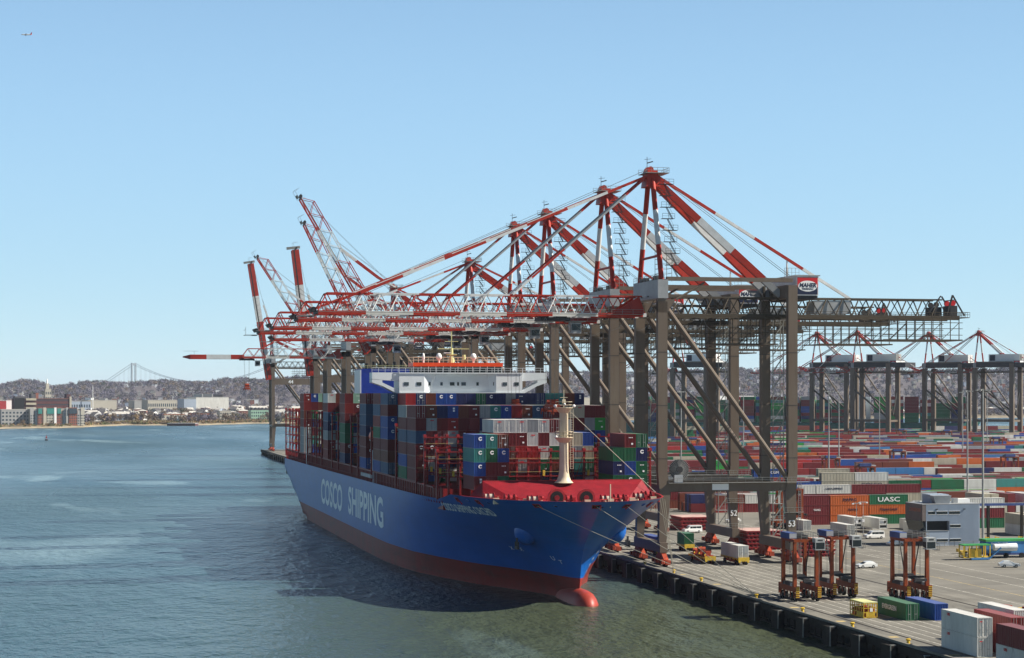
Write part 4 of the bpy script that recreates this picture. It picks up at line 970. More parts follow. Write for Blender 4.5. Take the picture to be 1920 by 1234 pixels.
# ================================================================== THE CONTAINER SHIP
SHIP = empty('container_ship', (98.6, 363, 0))
YB, YST, XC = 363.0, 729.0, 98.6
DK = ([0, .6, 2, 6, 13, 20, 31, 46, 60, 75, 400], [0, 3.2, 6.4, 10.8, 15.6, 18.3, 20.8, 23.2, 23.8, 23.9, 23.9])
WL = ([0, 5, 13, 17.6, 29, 41, 59, 75, 101, 130, 400], [0, .7, 2.0, 3.2, 7.6, 12.6, 17.6, 21.2, 23.4, 23.9, 23.9])
def stemY(z): return float(np.interp(z, [-4, 2.4, 8, 11.5, 16, 21.3], [383.5, 381.3, 380, 378, 371.5, 363.0]))
def zdeck(Y): return float(np.interp(Y, [363, 380, 407, 411.5, 430, 600, 729], [21.3, 21.1, 20.9, 19.5, 19.3, 18.6, 18.3]))
def zkeel(Y): return -3.0 if Y < 668 else -3.0 + 12.6 * ((Y - 668) / 61.) ** .9
def halfb(Y, z):
    s = Y - stemY(z)
    if s <= 0: return 0.
    w_ = min(1, max(0, (z - 1.5) / 19.5)) ** 1.05
    b = (1 - w_) * np.interp(s, *WL) + w_ * np.interp(s, *DK)
    zk = zkeel(Y)
    if Y > 655:
        b *= min(1., max(0., (z - zk + .35) / (4.2 + (Y - 655) * .02))) ** .42 if z > zk - .3 else 0
        b = b if z < 6 or Y < 700 else b
    return float(b)
def hull_pt(side, Y, z): return (side * halfb(Y, z), Y - YB, z)
# levels: fixed z below the boot-top, then fractions to the deck edge
fl = [0, .06, .13, .2, .28, .36, .44, .52, .6, .68, .76, .84, .92, .96, 1.]
def levels(Y):
    zd = zdeck(Y); return [-3., -1.2, 0., 1.3, 2.6, 3.8, 4.9] + [4.9 + f * (zd - 4.9) for f in fl[1:]]
NZ = len(levels(400))
SS = np.concatenate([[0, .25, .6, 1.1, 1.8, 2.8, 4, 5.5, 7.5, 10, 13, 16, 19.5, 23, 27, 31, 36, 41, 46], np.arange(52, 120, 8), np.arange(120, 280, 16), np.arange(280, 362, 4)])
def hull_side(side):
    m = MB(); grid = []
    for s in SS:
        col = []
        for j in range(NZ):
            # distance from the stem of that level, converging to a common station aft
            f = min(1, s / 60.)
            Yd = YB + s; z0 = levels(Yd)[j]; Y = stemY(z0) * (1 - f) + YB * f + s * (1 - 0) if s < 60 else Yd
            z = levels(max(YB, Y))[j]
            Y = min(Y, YST)
            zz = max(z, zkeel(Y)) if Y > 668 else z
            b = halfb(Y, zz) if s > 0 else 0.
            col.append((side * b, Y - YB, zz))
        grid.append(col)
    col = [(side * halfb(YST, max(z, zkeel(YST) + .2)), YST - YB, max(z, zkeel(YST) + .2)) for z in levels(YST)]; grid.append(col)
    idx = 0
    for i, c in enumerate(grid):
        m.v += c
    n = len(grid)
    for i in range(n - 1):
        for j in range(NZ - 1):
            a = i * NZ + j; q = (a, a + NZ, a + NZ + 1, a + 1)
            m.f.append(q if side < 0 else q[::-1]); m.m.append('hull_antifoul' if j < 6 else 'hull_blue')
    return m, grid
mp_, gp = hull_side(-1); ms_, gs = hull_side(1)
H = MB(); H.v = mp_.v + ms_.v; H.f = mp_.f + [tuple(i + len(mp_.v) for i in f) for f in ms_.f]; H.m = mp_.m + ms_.m
# transom
tr_ = gp[-1]; ts_ = gs[-1]
for j in range(NZ - 1):
    if abs(tr_[j + 1][2] - tr_[j][2]) > 1e-3: H.quad([tr_[j], tr_[j + 1], ts_[j + 1], ts_[j]], 'hull_blue')
hull = H.build('hull', SHIP, smooth=True)
bvh = BVHTree.FromPolygons([Vector(v) for v in H.v], H.f)
def hull_hit(Y, z, side=-1):
    for k in range(40):
        r = bvh.ray_cast(Vector((side * 60, Y - YB, z)), Vector((-side, 0, 0)))
        if r[0] is not None: return r[0], (r[1] if r[1].x * side > 0 else -r[1])
        z -= .03; Y += .3
def rim(c, dz, k=.985):
    z = c[-1][2] + dz
    for a, b in zip(c[:-1], c[1:]):
        if a[2] <= z <= b[2] and b[2] > a[2]:
            t = (z - a[2]) / (b[2] - a[2]); return ((a[0] + (b[0] - a[0]) * t) * k, a[1] + (b[1] - a[1]) * t + .15, z)
    return c[-1]
# decks
m = MB()
for i in range(len(gp) - 1):
    a, b = gp[i][-1], gp[i + 1][-1]; c, d = gs[i + 1][-1], gs[i][-1]
    dz = -1.15
    m.quad([rim(gp[i], dz), rim(gp[i + 1], dz), rim(gs[i + 1], dz), rim(gs[i], dz)], 'deck_red')
m.build('deck', SHIP)
m = MB()
for g in (gp, gs):
    for i in range(len(g) - 1):
        a, b = g[i][-1], g[i + 1][-1]
        if a[1] > 45: break
        m.quad([rim(g[i], -1.2), rim(g[i + 1], -1.2), (b[0] * .985, b[1] + .15, b[2]), (a[0] * .985, a[1] + .15, a[2])], 'deck_red')
        m.quad([(a[0] * 1.006, a[1] - .05, a[2] + .03), (b[0] * 1.006, b[1] - .05, b[2] + .03), (b[0] * .99, b[1] + .25, b[2] + .03), (a[0] * .99, a[1] + .25, a[2] + .03)], 'bulwark_red')
m.build('bulwark', SHIP)
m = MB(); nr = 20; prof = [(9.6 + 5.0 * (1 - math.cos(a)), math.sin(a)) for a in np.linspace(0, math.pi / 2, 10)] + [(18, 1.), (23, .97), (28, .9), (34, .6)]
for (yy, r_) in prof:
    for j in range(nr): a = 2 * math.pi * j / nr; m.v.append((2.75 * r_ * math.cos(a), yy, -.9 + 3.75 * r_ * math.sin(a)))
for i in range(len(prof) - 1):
    for j in range(nr): m.f.append((i * nr + j, (i + 1) * nr + j, (i + 1) * nr + (j + 1) % nr, i * nr + (j + 1) % nr)); m.m.append('bulb_red_lit')
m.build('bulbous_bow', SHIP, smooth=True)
# big side lettering and the name on the bow, wrapped on the plating
def wrap_text(txt, size, y_start, y_end, z0, key, side=-1, fwd=True, zrise=0., bold=0., zf=None):
    me0 = text_mesh(txt, key, size, 1., bold, 0.0); V = np.array([v.co[:] for v in me0.vertices]); 
    me = bpy.data.meshes.new('lettering')
    F = [tuple(p.vertices) for p in me0.polygons]
    x0, x1 = V[:, 0].min(), V[:, 0].max(); a0, a1 = V[:, 1].min(), V[:, 1].max(); out = []
    for x, y, _ in V:
        t = (x - x0) / (x1 - x0); Y = y_start + (y_end - y_start) * t; z = z0 + (y - a0) / (a1 - a0) * size + zrise * t
        p, nrm = hull_hit(Y, z, side); out.append(tuple(p + nrm * .05))
    # drop the duplicated back faces of the flat glyphs
    me.from_pydata(out, [], F); me.materials.append(K(key)); me.update()
    o = bpy.data.objects.new('lettering', me); COL.objects.link(o); o.parent = SHIP; return o
wrap_text('COSCO', 8.0, 616, 565, 7.6, 'hull_letter', bold=.22)
wrap_text('SHIPPING', 8.0, 552, 487.5, 8.0, 'hull_letter', bold=.22)
wrap_text('COSCO SHIPPING ORCHID', 1.7, 416, 389, 17.0, 'hull_letter', bold=.05, zrise=.1)
for (Y, z, s) in ((400, 9.4, -1), (396.5, 9.4, -1)):
    wrap_text('X', .8, Y, Y - 1.2, z, 'hull_letter', side=s)
for q in range(6):
    wrap_text('%dM' % (9 - q), .7, 384.6, 383.5, 9.5 - q * 1.3, 'hull_letter', side=1)
wrap_text('U', .9, 386.5, 385.4, 8.2, 'hull_letter', side=-1); wrap_text('T', .8, 384.6, 383.6, 7.6, 'hull_letter', side=-1)
# stern marking, fairleads in the bulwark, anchors
p, n = hull_hit(724, 14.2); MB().box(p.x - .06, p.x + .0, p.y - 2.2, p.y + 2.2, 12.6, 15.8, 'black').box(p.x - .08, p.x - .05, p.y - 1.8, p.y + 1.8, 13.9, 15.4, 'sign_red').build('stern_chock', SHIP)
fair = []
for (Y, s, big) in ((402, -1, 1), (396, -1, 0), (391, -1, 1), (386, -1, 0), (383.5, -1, 0), (371.8, -1, 1), (368.5, -1, 0), (364.8, -1, 1), (363.6, 1, 0), (366.5, 1, 1), (371, 1, 0), (374.3, 1, 1), (385, 1, 0), (389, 1, 1)):
    z = zdeck(Y) - 1.0; p, n = hull_hit(Y, z, s)
    if n.z < 0: pass
    tng = Vector((0, 0, 1)).cross(n).normalized(); up = n.cross(tng).normalized(); w_ = .85 if big else .5; h_ = .6 if big else .42
    c = p + n * .05; m = MB()
    P = [c + tng * (w_ * math.cos(a)) + up * (h_ * math.sin(a)) for a in np.linspace(0, 2 * math.pi, 12, endpoint=False)] if not big else [c + tng * (w_ * a) + up * (h_ * b) for a, b in ((-1, -1), (1, -1), (1, 1), (-1, 1))]
    m.quad(P, 'black')
    for a, b in zip(P, P[1:] + P[:1]): m.beam(a, b, .12, .12, 'hull_blue' if not big else 'bulwark_red')
    if big: m.beam(c - tng * .3 - up * .5, c - tng * .3 + up * .5, .18, .18, 'deck_red').beam(c + tng * .75 - up * 1.2, c + tng * .75 + up * .3, .22, .22, 'sign_red')
    m.build('fairlead', SHIP); fair.append((c, s, Y))
for s in (-1, 1):
    p, n = hull_hit(388, 13.6, s)
    bo = MB().ellipsoid((p.x - s * .9, p.y + .8, 14.1), (2.5, 3.0, 3.0), 'hull_blue', 20, 14).build('anchor_bolster', SHIP, smooth=True)
    c = Vector((p.x + s * 1.5, p.y - 1.0, 12.2)); MB().beam(c + Vector((0, 0, .6)), c - Vector((0, 0, 1.6)), .35, .35, 'dark_metal').beam(c + Vector((0, -1.1, -1.4)), c + Vector((0, 1.1, -1.4)), .5, .6, 'dark_metal').beam(c + Vector((0, -1.1, -1.6)), c + Vector((0, -1.3, -.2)), .3, .3, 'dark_metal').beam(c + Vector((0, 1.1, -1.6)), c + Vector((0, 1.3, -.2)), .3, .3, 'dark_metal').build('anchor', SHIP)
# breakwater
bw = MB(); zt_ = 24.0; yt = 33.0
TL, TR = (-17.0, yt, zt_), (17.4, yt, zt_); ML, MR = (-11, 22.5, 20.0), (11, 22.5, 20.0); OL, OR = (-20.3, 33.5, 20.2), (20.3, 33.5, 20.2); QL, QR = (-18.0, 28, 20.0), (18.0, 28, 20.0)
bw.quad([ML, MR, TR, TL], 'deck_red').quad([QL, ML, TL], 'deck_red').quad([OL, QL, TL], 'deck_red').quad([MR, QR, TR], 'deck_red').quad([QR, OR, TR], 'deck_red')
bw.quad([TL, TR, (17.4, yt + .3, 20), (-17, yt + .3, 20)], 'deck_red'); bk = bw.build('breakwater', SHIP)
m = MB(); m.beam(TL, TR, .25, .25, 'bulwark_red')
m.build('breakwater_cap', bk)
# winches and deck fittings
m = MB()
for (x, y) in ((-6.2, 12.5), (-.4, 11.5)):
    w1 = MB()
    w1.tube((x, y - .25, 21.5), (x, y + .25, 21.5), 1.8, 'bulwark_red', 22); w1.tube((x, y - .3, 21.5), (x, y + .3, 21.5), 1.35, 'black', 18); w1.tube((x, y - .35, 21.5), (x, y + 1.6, 21.5), .55, 'deck_red', 12); w1.box(x - .2, x + 2.6, y - .9, y + .9, 19.9, 20.8, 'deck_red')
    w1.build('anchor_windlass', SHIP)
for (x, y, q) in ((-14.0, 20.5, 0), (-10.5, 15, 1), (-3.4, 15.5, 2), (4.2, 13.5, 3), (7.6, 16, 4), (13.2, 21, 5), (16.6, 27, 6), (-17, 26.5, 7)):
    w1 = MB(); w1.tube((x - .9, y, 21.0), (x + .9, y, 21.0), .7, 'rope' if q % 2 else 'bulwark_red', 12)
    for a in (-1., -.1, 1.): w1.tube((x + a - .07, y, 21.0), (x + a + .07, y, 21.0), 1.0, 'deck_red', 14)
    w1.box(x - 1.2, x + 1.2, y - .8, y + .8, 20, 20.5, 'deck_red'); w1.box(x + 1.1, x + 1.7, y - .5, y + .5, 20.4, 21.4, 'bulwark_red'); w1.build('mooring_winch', SHIP)
m = MB()
for j in range(26):
    a = -17 + j * 1.36; y = 9 + abs(a) * .62; m.tube((a, y, 20), (a, y, 20.9), .22, 'cream' if j % 3 == 0 else 'bulwark_red', 8)
    if j % 4 == 0: m.box(a - .6, a + .6, y - .3, y + .3, 20.0, 21.2, 'cream')
m.build('mooring_bitts', SHIP, stuff=True)
m = MB()
for j in range(9): m.rail([(-16 + j * 3.6, 8.6 + abs(-16 + j * 3.6) * .9, 20), (-13.5 + j * 3.6, 8.6 + abs(-13.5 + j * 3.6) * .9, 20)], 'bulwark_red', step=1.2, r=.05)
for (x, y) in ((-8, 18), (1.5, 17), (10, 19), (-12.5, 23), (14.5, 24.5)): m.lathe([(.3, 0), (.3, 1.0), (.55, 1.2), (.5, 1.6)], (x, y, 20), 'bulwark_red', 8)
for (x, y) in ((-15.5, 27), (6, 20), (-5, 20)): m.box(x - .9, x + .9, y - .5, y + .5, 20, 21.3, 'bulwark_red').box(x - .4, x + .5, y - .56, y - .5, 20.5, 21.1, 'cream')
m.beam((-9, 11, 20.3), (9, 13, 20.3), .12, .12, 'rope').beam((-14, 18, 20.3), (-3, 12, 20.5), .12, .12, 'rope').beam((3, 12, 20.4), (15, 22, 20.5), .12, .12, 'rope')
m.build('deck_fittings', SHIP, stuff=True)
MB().tube((2.0, 2.2, 20), (2.0, 2.2, 24.6), .12, 'cream', 8).build('jackstaff', SHIP)
# foremast
fmst = MB().lathe([(2.0, 0), (1.5, .5), (1.18, 1.3), (1.0, 2.4), (.95, 4), (.92, 9.0), (.92, 14.6), (1.5, 15.6)], (0, 31.4, 23.6), 'cream', 20).build('foremast', SHIP, smooth=True)
for z, r in ((33.0, 1.9), (39.2, 1.75)):
    m = MB().lathe([(1.0, -1.0), (r, -.1), (r + .15, 0), (r + .15, .12)], (0, 31.4, z), 'cream', 16)
    for j in range(10):
        a = j * math.pi / 5; b = a + math.pi / 5; P = Vector((math.cos(a) * r, 31.4 + math.sin(a) * r, z + .1)); Q = Vector((math.cos(b) * r, 31.4 + math.sin(b) * r, z + .1)); m.rail([P, Q], 'cream', step=9, r=.05, h=1.2)
    m.build('mast_platform', fmst)
m = MB()
for s in (-1, 1): m.ellipsoid((s * 2.0, 30.8, 39.6), (.35, .35, .35), 'sign_white', 10, 8)
m.ellipsoid((-.3, 29.6, 40), (.25, .3, .25), 'sign_white', 8, 6); m.beam((0, 31.4, 39), (0, 31.4, 43), .12, .12, 'cream').beam((-.8, 31.4, 41.4), (.8, 31.4, 41.4), .1, .1, 'cream').box(-.35, .35, 31.2, 31.6, 40.2, 41, 'cream'); m.ellipsoid((-1.8, 30.8, 33.2), (.3, .3, .3), 'sign_white', 8, 6)
m.build('mast_lights', fmst)
m = MB()
for s in (1.1, 1.75): m.beam((s, 30.3, 26.5), (s, 30.3, 39.0), .09, .09, 'cream')
for j in range(26): m.beam((1.1, 30.3, 26.6 + j * .48), (1.75, 30.3, 26.6 + j * .48), .06, .06, 'cream')
m.build('mast_ladder', fmst)
MB().tube((.9, 30.8, 38.7), (19.3, 29.3, 21.5), .06, 'rope', 5).build('mast_stay', SHIP)
MB().tube((-1.5, 30.8, 40.0), (-13, 60, 39.8), .03, 'rope', 4).build('mast_wire', SHIP)
# side passage: coaming, stanchions and hatch side
BASEZ = 22.1
m = MB().box(-21.8, 21.8, 52, 356, 17, 21.6, 'maroon_x' if False else 'ship_red'); m.build('hatch_coaming', SHIP)
m = MB()
for Y in np.arange(414, 727, 2.45):
    for s in (-1, 1):
        x = s * (halfb(Y, zdeck(Y)) - .35); m.beam((x, Y - YB, zdeck(Y) - 1), (x, Y - YB, BASEZ - .05), .22, .3, 'ship_red')
for s in (-1, 1): m.box(s * 23.4 - .3, s * 23.4 + .3, 54, 362, BASEZ - .4, BASEZ - .06, 'ship_red')
m.build('side_stanchions', SHIP, stuff=True)
m = MB()
for g in (gp, gs):
    P = [Vector(c[-1]) for c in g if c[-1][1] > 50]
    for a, b in zip(P[:-1], P[1:]): m.beam(a + Vector((0, 0, 1.0)), b + Vector((0, 0, 1.0)), .06, .06, 'deck_red')
m.build('deck_rail', SHIP, stuff=True)
# lashing bridges
def lashing(Yw, ztop, cols=range(20), tall=()):
    y = Yw - YB; m = MB(); ps = []
    for c in cols:
        x = -23.75 + c * 2.5; m.box(x - .2, x + .2, y - .35, y + .35, 19.5, ztop, 'ship_red'); m.box(x - .32, x + .32, y - .5, y + .5, ztop, ztop + .5, 'bulwark_red'); ps.append(x)
    x0, x1 = min(ps), max(ps)
    for z in np.arange(24.2, ztop - .5, 2.9):
        m.box(x0, x1, y - .5, y + .5, z, z + .22, 'ship_red')
        for a, b in zip(ps[:-1], ps[1:]): m.beam((a, y - .45, z + 1.1), (b, y - .45, z + 1.1), .07, .07, 'line_yellow')
    for j, (a, b) in enumerate(zip(ps[:-1], ps[1:])):
        if j % 3 == 0: m.beam((a, y, 22), (b, y, ztop - .5), .12, .12, 'ship_red')
        if j % 4 == 1: m.beam((a + .9, y - .5, 24.4), (a + .9, y - .5, 25.6), .5, .3, 'yellow')
    m.box(x0 - .3, x1 + .3, y - .5, y + .5, ztop - .25, ztop - .02, 'ship_red')
    return m.build('lashing_bridge', SHIP)
for Yw, zt in ((411.4, 29.8), (427.0, 32.6), (438.0, 30.0), (467.2, 34.5), (508, 33), (533.6, 36), (547.5, 36), (576, 36), (590, 36), (616, 36), (630, 36), (643, 36), (656, 36)): lashing(Yw, zt)
for Yw in (683, 692, 702, 712, 726): lashing(Yw, 36.5)
# deckhouse
dh = empty('deckhouse', (0, 0, 0)); dh.parent = SHIP
def D(*a): return a
y0 = 509 - YB
MB().box(-12.5, 12.5, y0 + 1.5, y0 + 10, 19, 41.9, 'ship_white').build('accommodation_block', dh)
m = MB().box(-16.2, -9.5, y0, y0 + 9, 41.9, 47.6, 'ship_white').box(10, 17.2, y0, y0 + 9, 41.9, 47.6, 'ship_white')
m.hexa([(-9.5, y0, 42.6), (-7.5, y0 + 1.4, 42.6), (-7.5, y0 + 9, 42.6), (-9.5, y0 + 9, 42.6), (-9.5, y0, 47.6), (-6.0, y0 + 1.4, 47.6), (-6.0, y0 + 9, 47.6), (-9.5, y0 + 9, 47.6)], 'ship_white')
m.box(-7.5, 8.5, y0 + 1.4, y0 + 9, 42.6, 47.6, 'ship_white').hexa([(8.5, y0 + 1.4, 42.6), (10, y0, 42.6), (10, y0 + 9, 42.6), (8.5, y0 + 9, 42.6), (8.0, y0 + 1.4, 47.6), (10, y0, 47.6), (10, y0 + 9, 47.6), (8.0, y0 + 9, 47.6)], 'ship_white')
m.box(-16.2, 17.2, y0 - .3, y0 + 1.5, 41.6, 42.6, 'ship_white').box(-16.3, 17.3, y0 - .2, y0 + 9.2, 47.6, 47.85, 'ship_white')
m.build('bridge_front', dh)
m = MB(); 
for j, (x, w_) in enumerate(((-14.3, .65), (-10.9, .65), (-8.0, .32), (-4.6, .32), (-1.7, .62), (-.1, .26), (1.4, .62), (5.2, .32), (9.6, .3), (12.4, .6), (15.6, .6))):
    yy = y0 if (x < -9.6 or x > 10) else y0 + (1.4 if -7.6 < x < 8.4 else .55)
    MB().box(x - w_, x + w_, yy - .08, yy + .02, 44.4, 45.3, 'glass' if j % 3 else 'glass_far').build('window', dh)
m.v = []
r = MB(); r.rail([(-16.2, y0 - .1, 47.85), (17.2, y0 - .1, 47.85)], 'ship_white', step=1.6, h=1.2, r=.05); r.rail([(-23.4, y0 + .5, 47.9), (-16.4, y0 + .5, 47.9)], 'ship_white', step=1.6, h=1.2, r=.05); r.rail([(17.4, y0 + .5, 47.9), (23.9, y0 + .5, 47.9)], 'ship_white', step=1.6, h=1.2, r=.05)
r.build('bridge_railing', dh, stuff=True)
wh = MB().box(-12.0, 12.0, y0 + 2.4, y0 + 9, 47.85, 49.5, 'frame_dark' if False else 'dark_metal').build('wheelhouse', dh)
for j in range(12): MB().box(-11.9 + j * 2.0, -10.15 + j * 2.0, y0 + 2.3, y0 + 2.42, 48.1, 49.4, 'glass').build('wheelhouse_window', wh)
m = MB()
for j in range(13): m.beam((-12 + j * 2.0, y0 + 2.25, 47.9), (-12 + j * 2.0, y0 + 1.9, 49.5), .14, .14, 'ship_white')
m.build('window_mullions', wh)
MB().box(-12.3, 12.1, y0 + 1.2, y0 + 9.2, 49.5, 50.5, 'orange_band').build('orange_fascia', wh)
m = MB(); m.rail([(-12.2, y0 + 1.4, 50.5), (12, y0 + 1.4, 50.5)], 'cream', step=1.3, h=1.5, r=.05); m.rail([(-12.2, y0 + 8.8, 50.5), (12, y0 + 8.8, 50.5)], 'cream', step=1.3, h=1.5, r=.05); m.build('monkey_island_railing', wh, stuff=True)
m = MB()
for x, r_ in ((-5.0, .75), (4.6 - .2, .8), (-9.2, .35)): m.lathe([(.25, 0), (.25, .8), (r_, 1.1), (r_ * 1.05, 1.7), (r_ * .7, 2.4), (.05, 2.6)], (x, y0 + 3, 50.5), 'sign_white', 12)
m.build('radome', wh, smooth=True)
rm = MB().lathe([(1.0, 0), (.5, 2), (.4, 4)], (-1.2, y0 + 5, 50.5), 'pale_yellow', 10).box(-2.6, .2, y0 + 4.4, y0 + 5.6, 52.6, 52.8, 'pale_yellow').box(-5, 3.6, y0 + 4.9, y0 + 5.1, 54.2, 54.4, 'pale_yellow').beam((-1.2, y0 + 5, 54), (-1.2, y0 + 5, 59), .25, .25, 'pale_yellow').box(-3, .6, y0 + 4.9, y0 + 5.1, 56.2, 56.35, 'pale_yellow').lathe([(.7, 0), (.4, 2.2)], (2.0, y0 + 4, 50.5), 'pale_yellow', 10)
rm.box(-3.4, -1.4, y0 + 4.3, y0 + 4.6, 53.1, 53.3, 'sign_white'); rm.build('radar_mast', wh)
for s, xt in ((-1, -23.4), (1, 24.0)):
    xa = -16.2 if s < 0 else 17.2
    m = MB()
    m.hexa([(xa, y0 + .3, 45.6), (xt, y0 + .3, 46.0), (xt, y0 + 5, 46.0), (xa, y0 + 5, 45.6), (xa, y0 + .3, 47.85), (xt, y0 + .3, 47.85), (xt, y0 + 5, 47.85), (xa, y0 + 5, 47.85)], 'ship_white')
    x2 = xa + (xt - xa) * .62
    m.hexa([(xt, y0 + .3, 45.2), (x2, y0 + .3, 44.3), (x2, y0 + 5, 44.3), (xt, y0 + 5, 45.2), (xt, y0 + .3, 46.1), (x2, y0 + .3, 45.9), (x2, y0 + 5, 45.9), (xt, y0 + 5, 46.1)], 'ship_white')
    m.hexa([(xa, y0 + .3, 42.0), (x2, y0 + .3, 44.3), (x2, y0 + 5, 44.3), (xa, y0 + 5, 42.0), (xa, y0 + .3, 43.1), (x2, y0 + .3, 45.2), (x2, y0 + 5, 45.2), (xa, y0 + 5, 43.1)], 'ship_white')
    m.build('bridge_wing', dh)
fn = MB().box(-9.6, 9.0, 627 - YB, 641 - YB, 19, 50.4, 'funnel_blue').box(-9.85, -9.6, 626.9 - YB, 641 - YB, 19, 50.0, 'ship_white').build('funnel', SHIP)
m = MB()
for j in range(7): m.tube((-7 + j * 2.3, 632 - YB, 50.4), (-7 + j * 2.3, 632 - YB, 52.2 + (j % 3) * .6), .55, 'black', 8)
m.rail([(-9.6, 627.2 - YB, 50.4), (9, 627.2 - YB, 50.4)], 'pale_yellow', step=2); m.build('exhaust_pipes', fn)
# davit, lifeboat and vent posts on the port side
MB().box(-23.6, -22.6, 506.9 - YB, 507.9 - YB, 18.5, 26.5, 'ship_white').box(-23.6, -21.4, 506.9 - YB, 507.9 - YB, 26.5, 27.4, 'ship_white').build('boat_davit', SHIP)
MB().ellipsoid((-22.4, 512.5 - YB, 31), (1.3, 4.2, 1.5), 'orange_band', 12, 10).build('lifeboat', SHIP, smooth=True)
MB().box(-23.6, -22.9, 659.5 - YB, 660.7 - YB, 18.4, 31, 'ship_white').build('vent_post', SHIP)
MB().box(-23.9, -23.5, 507 - YB, 527 - YB, 20.0, 20.9, 'grey_paint').build('gangway', SHIP)
tag(SHIP, 'huge blue container ship with red bulbous bow moored at the quay', 'container ship')
# ================================================================== CONTAINERS
def corr(m, p0, p1, z0, z1, out, n, k, depth=.045):
    """trapezoid corrugated panel between plan points p0 and p1, recessed from the frame"""
    p0 = Vector(p0); p1 = Vector(p1); o = Vector(out); prof = []
    for j in range(n):
        for f, d in ((0, 0), (.22, 0), (.38, 1), (.72, 1), (.88, 0)): prof.append(((j + f) / n, d))
    prof.append((1, 0)); i = len(m.v)
    for f, d in prof:
        c = p0.lerp(p1, f) - o * (depth * d)
        m.v.append((c.x, c.y, z0)); m.v.append((c.x, c.y, z1))
    for j in range(len(prof) - 1):
        if j % 5 == 0 and False: continue
        m.f.append((i + 2 * j, i + 2 * j + 2, i + 2 * j + 3, i + 2 * j + 1)); m.m.append(k)
def container_mesh(L=12.19, H=2.86, ends='rib', ns=22, reefer=False, flat=False):
    m = MB(); W = 1.215; y0, y1 = -L / 2, L / 2; k = 'box white'; t = .07
    for x in (-W, W - .12):
        for y in (y0, y1 - .12): m.box(x, x + .12, y, y + .12, 0, H, k)
    for x in (-W, W - .10): m.box(x, x + .10, y0 + .12, y1 - .12, 0, .14, k).box(x, x + .10, y0 + .12, y1 - .12, H - .10, H, k)
    for y in (y0, y1 - .10): m.box(-W + .12, W - .12, y, y + .10, 0, .14, k).box(-W + .12, W - .12, y, y + .10, H - .12, H, k)
    m.quad([(-W + .1, y0 + .1, H - .02), (W - .1, y0 + .1, H - .02), (W - .1, y1 - .1, H - .02), (-W + .1, y1 - .1, H - .02)], k)
    if flat:
        m.quad([(-W + .02, y1, .1), (-W + .02, y0, .1), (-W + .02, y0, H - .1), (-W + .02, y1, H - .1)], k); m.quad([(W - .02, y0, .1), (W - .02, y1, .1), (W - .02, y1, H - .1), (W - .02, y0, H - .1)], k)
    else:
        corr(m, (-W + .03, y1 - .12, 0), (-W + .03, y0 + .12, 0), .14, H - .1, (-1, 0, 0), ns, k); corr(m, (W - .03, y0 + .12, 0), (W - .03, y1 - .12, 0), .14, H - .1, (1, 0, 0), ns, k)
    corr(m, (W - .12, y1 - .03, 0), (-W + .12, y1 - .03, 0), .14, H - .12, (0, 1, 0), 7, k)
    if ends == 'rib': corr(m, (-W + .12, y0 + .03, 0), (W - .12, y0 + .03, 0), .14, H - .12, (0, -1, 0), 7, k, .11)
    elif ends == 'door':
        m.quad([(-W + .12, y0 + .05, .14), (W - .12, y0 + .05, .14), (W - .12, y0 + .05, H - .12), (-W + .12, y0 + .05, H - .12)], k)
        for x in (-.82, -.40, .36, .78): m.box(x, x + .05, y0 - .02, y0 + .03, .1, H - .08, 'galv')
        m.box(-.012, .012, y0 + .02, y0 + .05, .14, H - .12, 'black')
        for z in (.75, 1.45, 2.15): m.box(-W + .15, -.05, y0 + .03, y0 + .05, z - .03, z + .03, k).box(.05, W - .15, y0 + .03, y0 + .05, z - .03, z + .03, k)
        for x in (-.62, .56): m.box(x - .25, x + .25, y0 - .01, y0 + .04, 1.05, 1.13, 'galv')
    elif ends == 'reefer':
        m.quad([(-W + .12, y0 + .05, .14), (W - .12, y0 + .05, .14), (W - .12, y0 + .05, H - .12), (-W + .12, y0 + .05, H - .12)], k)
        m.box(-.95, .95, y0 + .02, y0 + .06, .35, 1.0, 'black').box(-.9, -.1, y0 + .0, y0 + .05, 1.6, 2.3, 'grey_paint').tube((.5, y0 + .06, 1.9), (.5, y0 - .0, 1.9), .38, 'black', 10)
    return m.mesh('shipping_container')
C40 = {'rib': container_mesh(), 'door': container_mesh(ends='door'), 'reefer': container_mesh(ends='reefer', flat=True)}
C20 = {'rib': container_mesh(6.06, ns=11), 'door': container_mesh(6.06, ends='door', ns=11)}
NIND = 0
# small printed marks shared between boxes
def mark_mesh(kind, key):
    m = MB()
    if kind == 'ring':
        n = 14; i = 0
        for j in range(n):
            if j in (0, n - 1): continue
            a, b = 2 * math.pi * j / n, 2 * math.pi * (j + 1) / n
            m.quad([(.20 * math.cos(a), 0, .20 * math.sin(a)), (.42 * math.cos(a), 0, .42 * math.sin(a)), (.42 * math.cos(b), 0, .42 * math.sin(b)), (.20 * math.cos(b), 0, .20 * math.sin(b))], key)
    elif kind == 'bars':
        for j in range(3): m.quad([(-.45 + j * .32, 0, 0), (-.25 + j * .32, 0, 0), (-.25 + j * .32, 0, .18), (-.45 + j * .32, 0, .18)], key)
        m.quad([(.1, 0, -1.4), (.5, 0, -1.4), (.5, 0, -1.05), (.1, 0, -1.05)], key)
    elif kind == 'strip':
        m.quad([(-.42, 0, 0), (.42, 0, 0), (.42, 0, .22), (-.42, 0, .22)], key)
    elif kind == 'glyphs':
        for j in range(2): m.quad([(-.15, 0, -j * .55), (.3, 0, -j * .55), (.3, 0, .4 - j * .55), (-.15, 0, .4 - j * .55)], key)
    return m.mesh('marking')
MK = {('ring', 'w'): mark_mesh('ring', 'sign_white'), ('bars', 'w'): mark_mesh('bars', 'sign_white'), ('strip', 'r'): mark_mesh('strip', 'sign_red'), ('glyphs', 'w'): mark_mesh('glyphs', 'sign_white')}
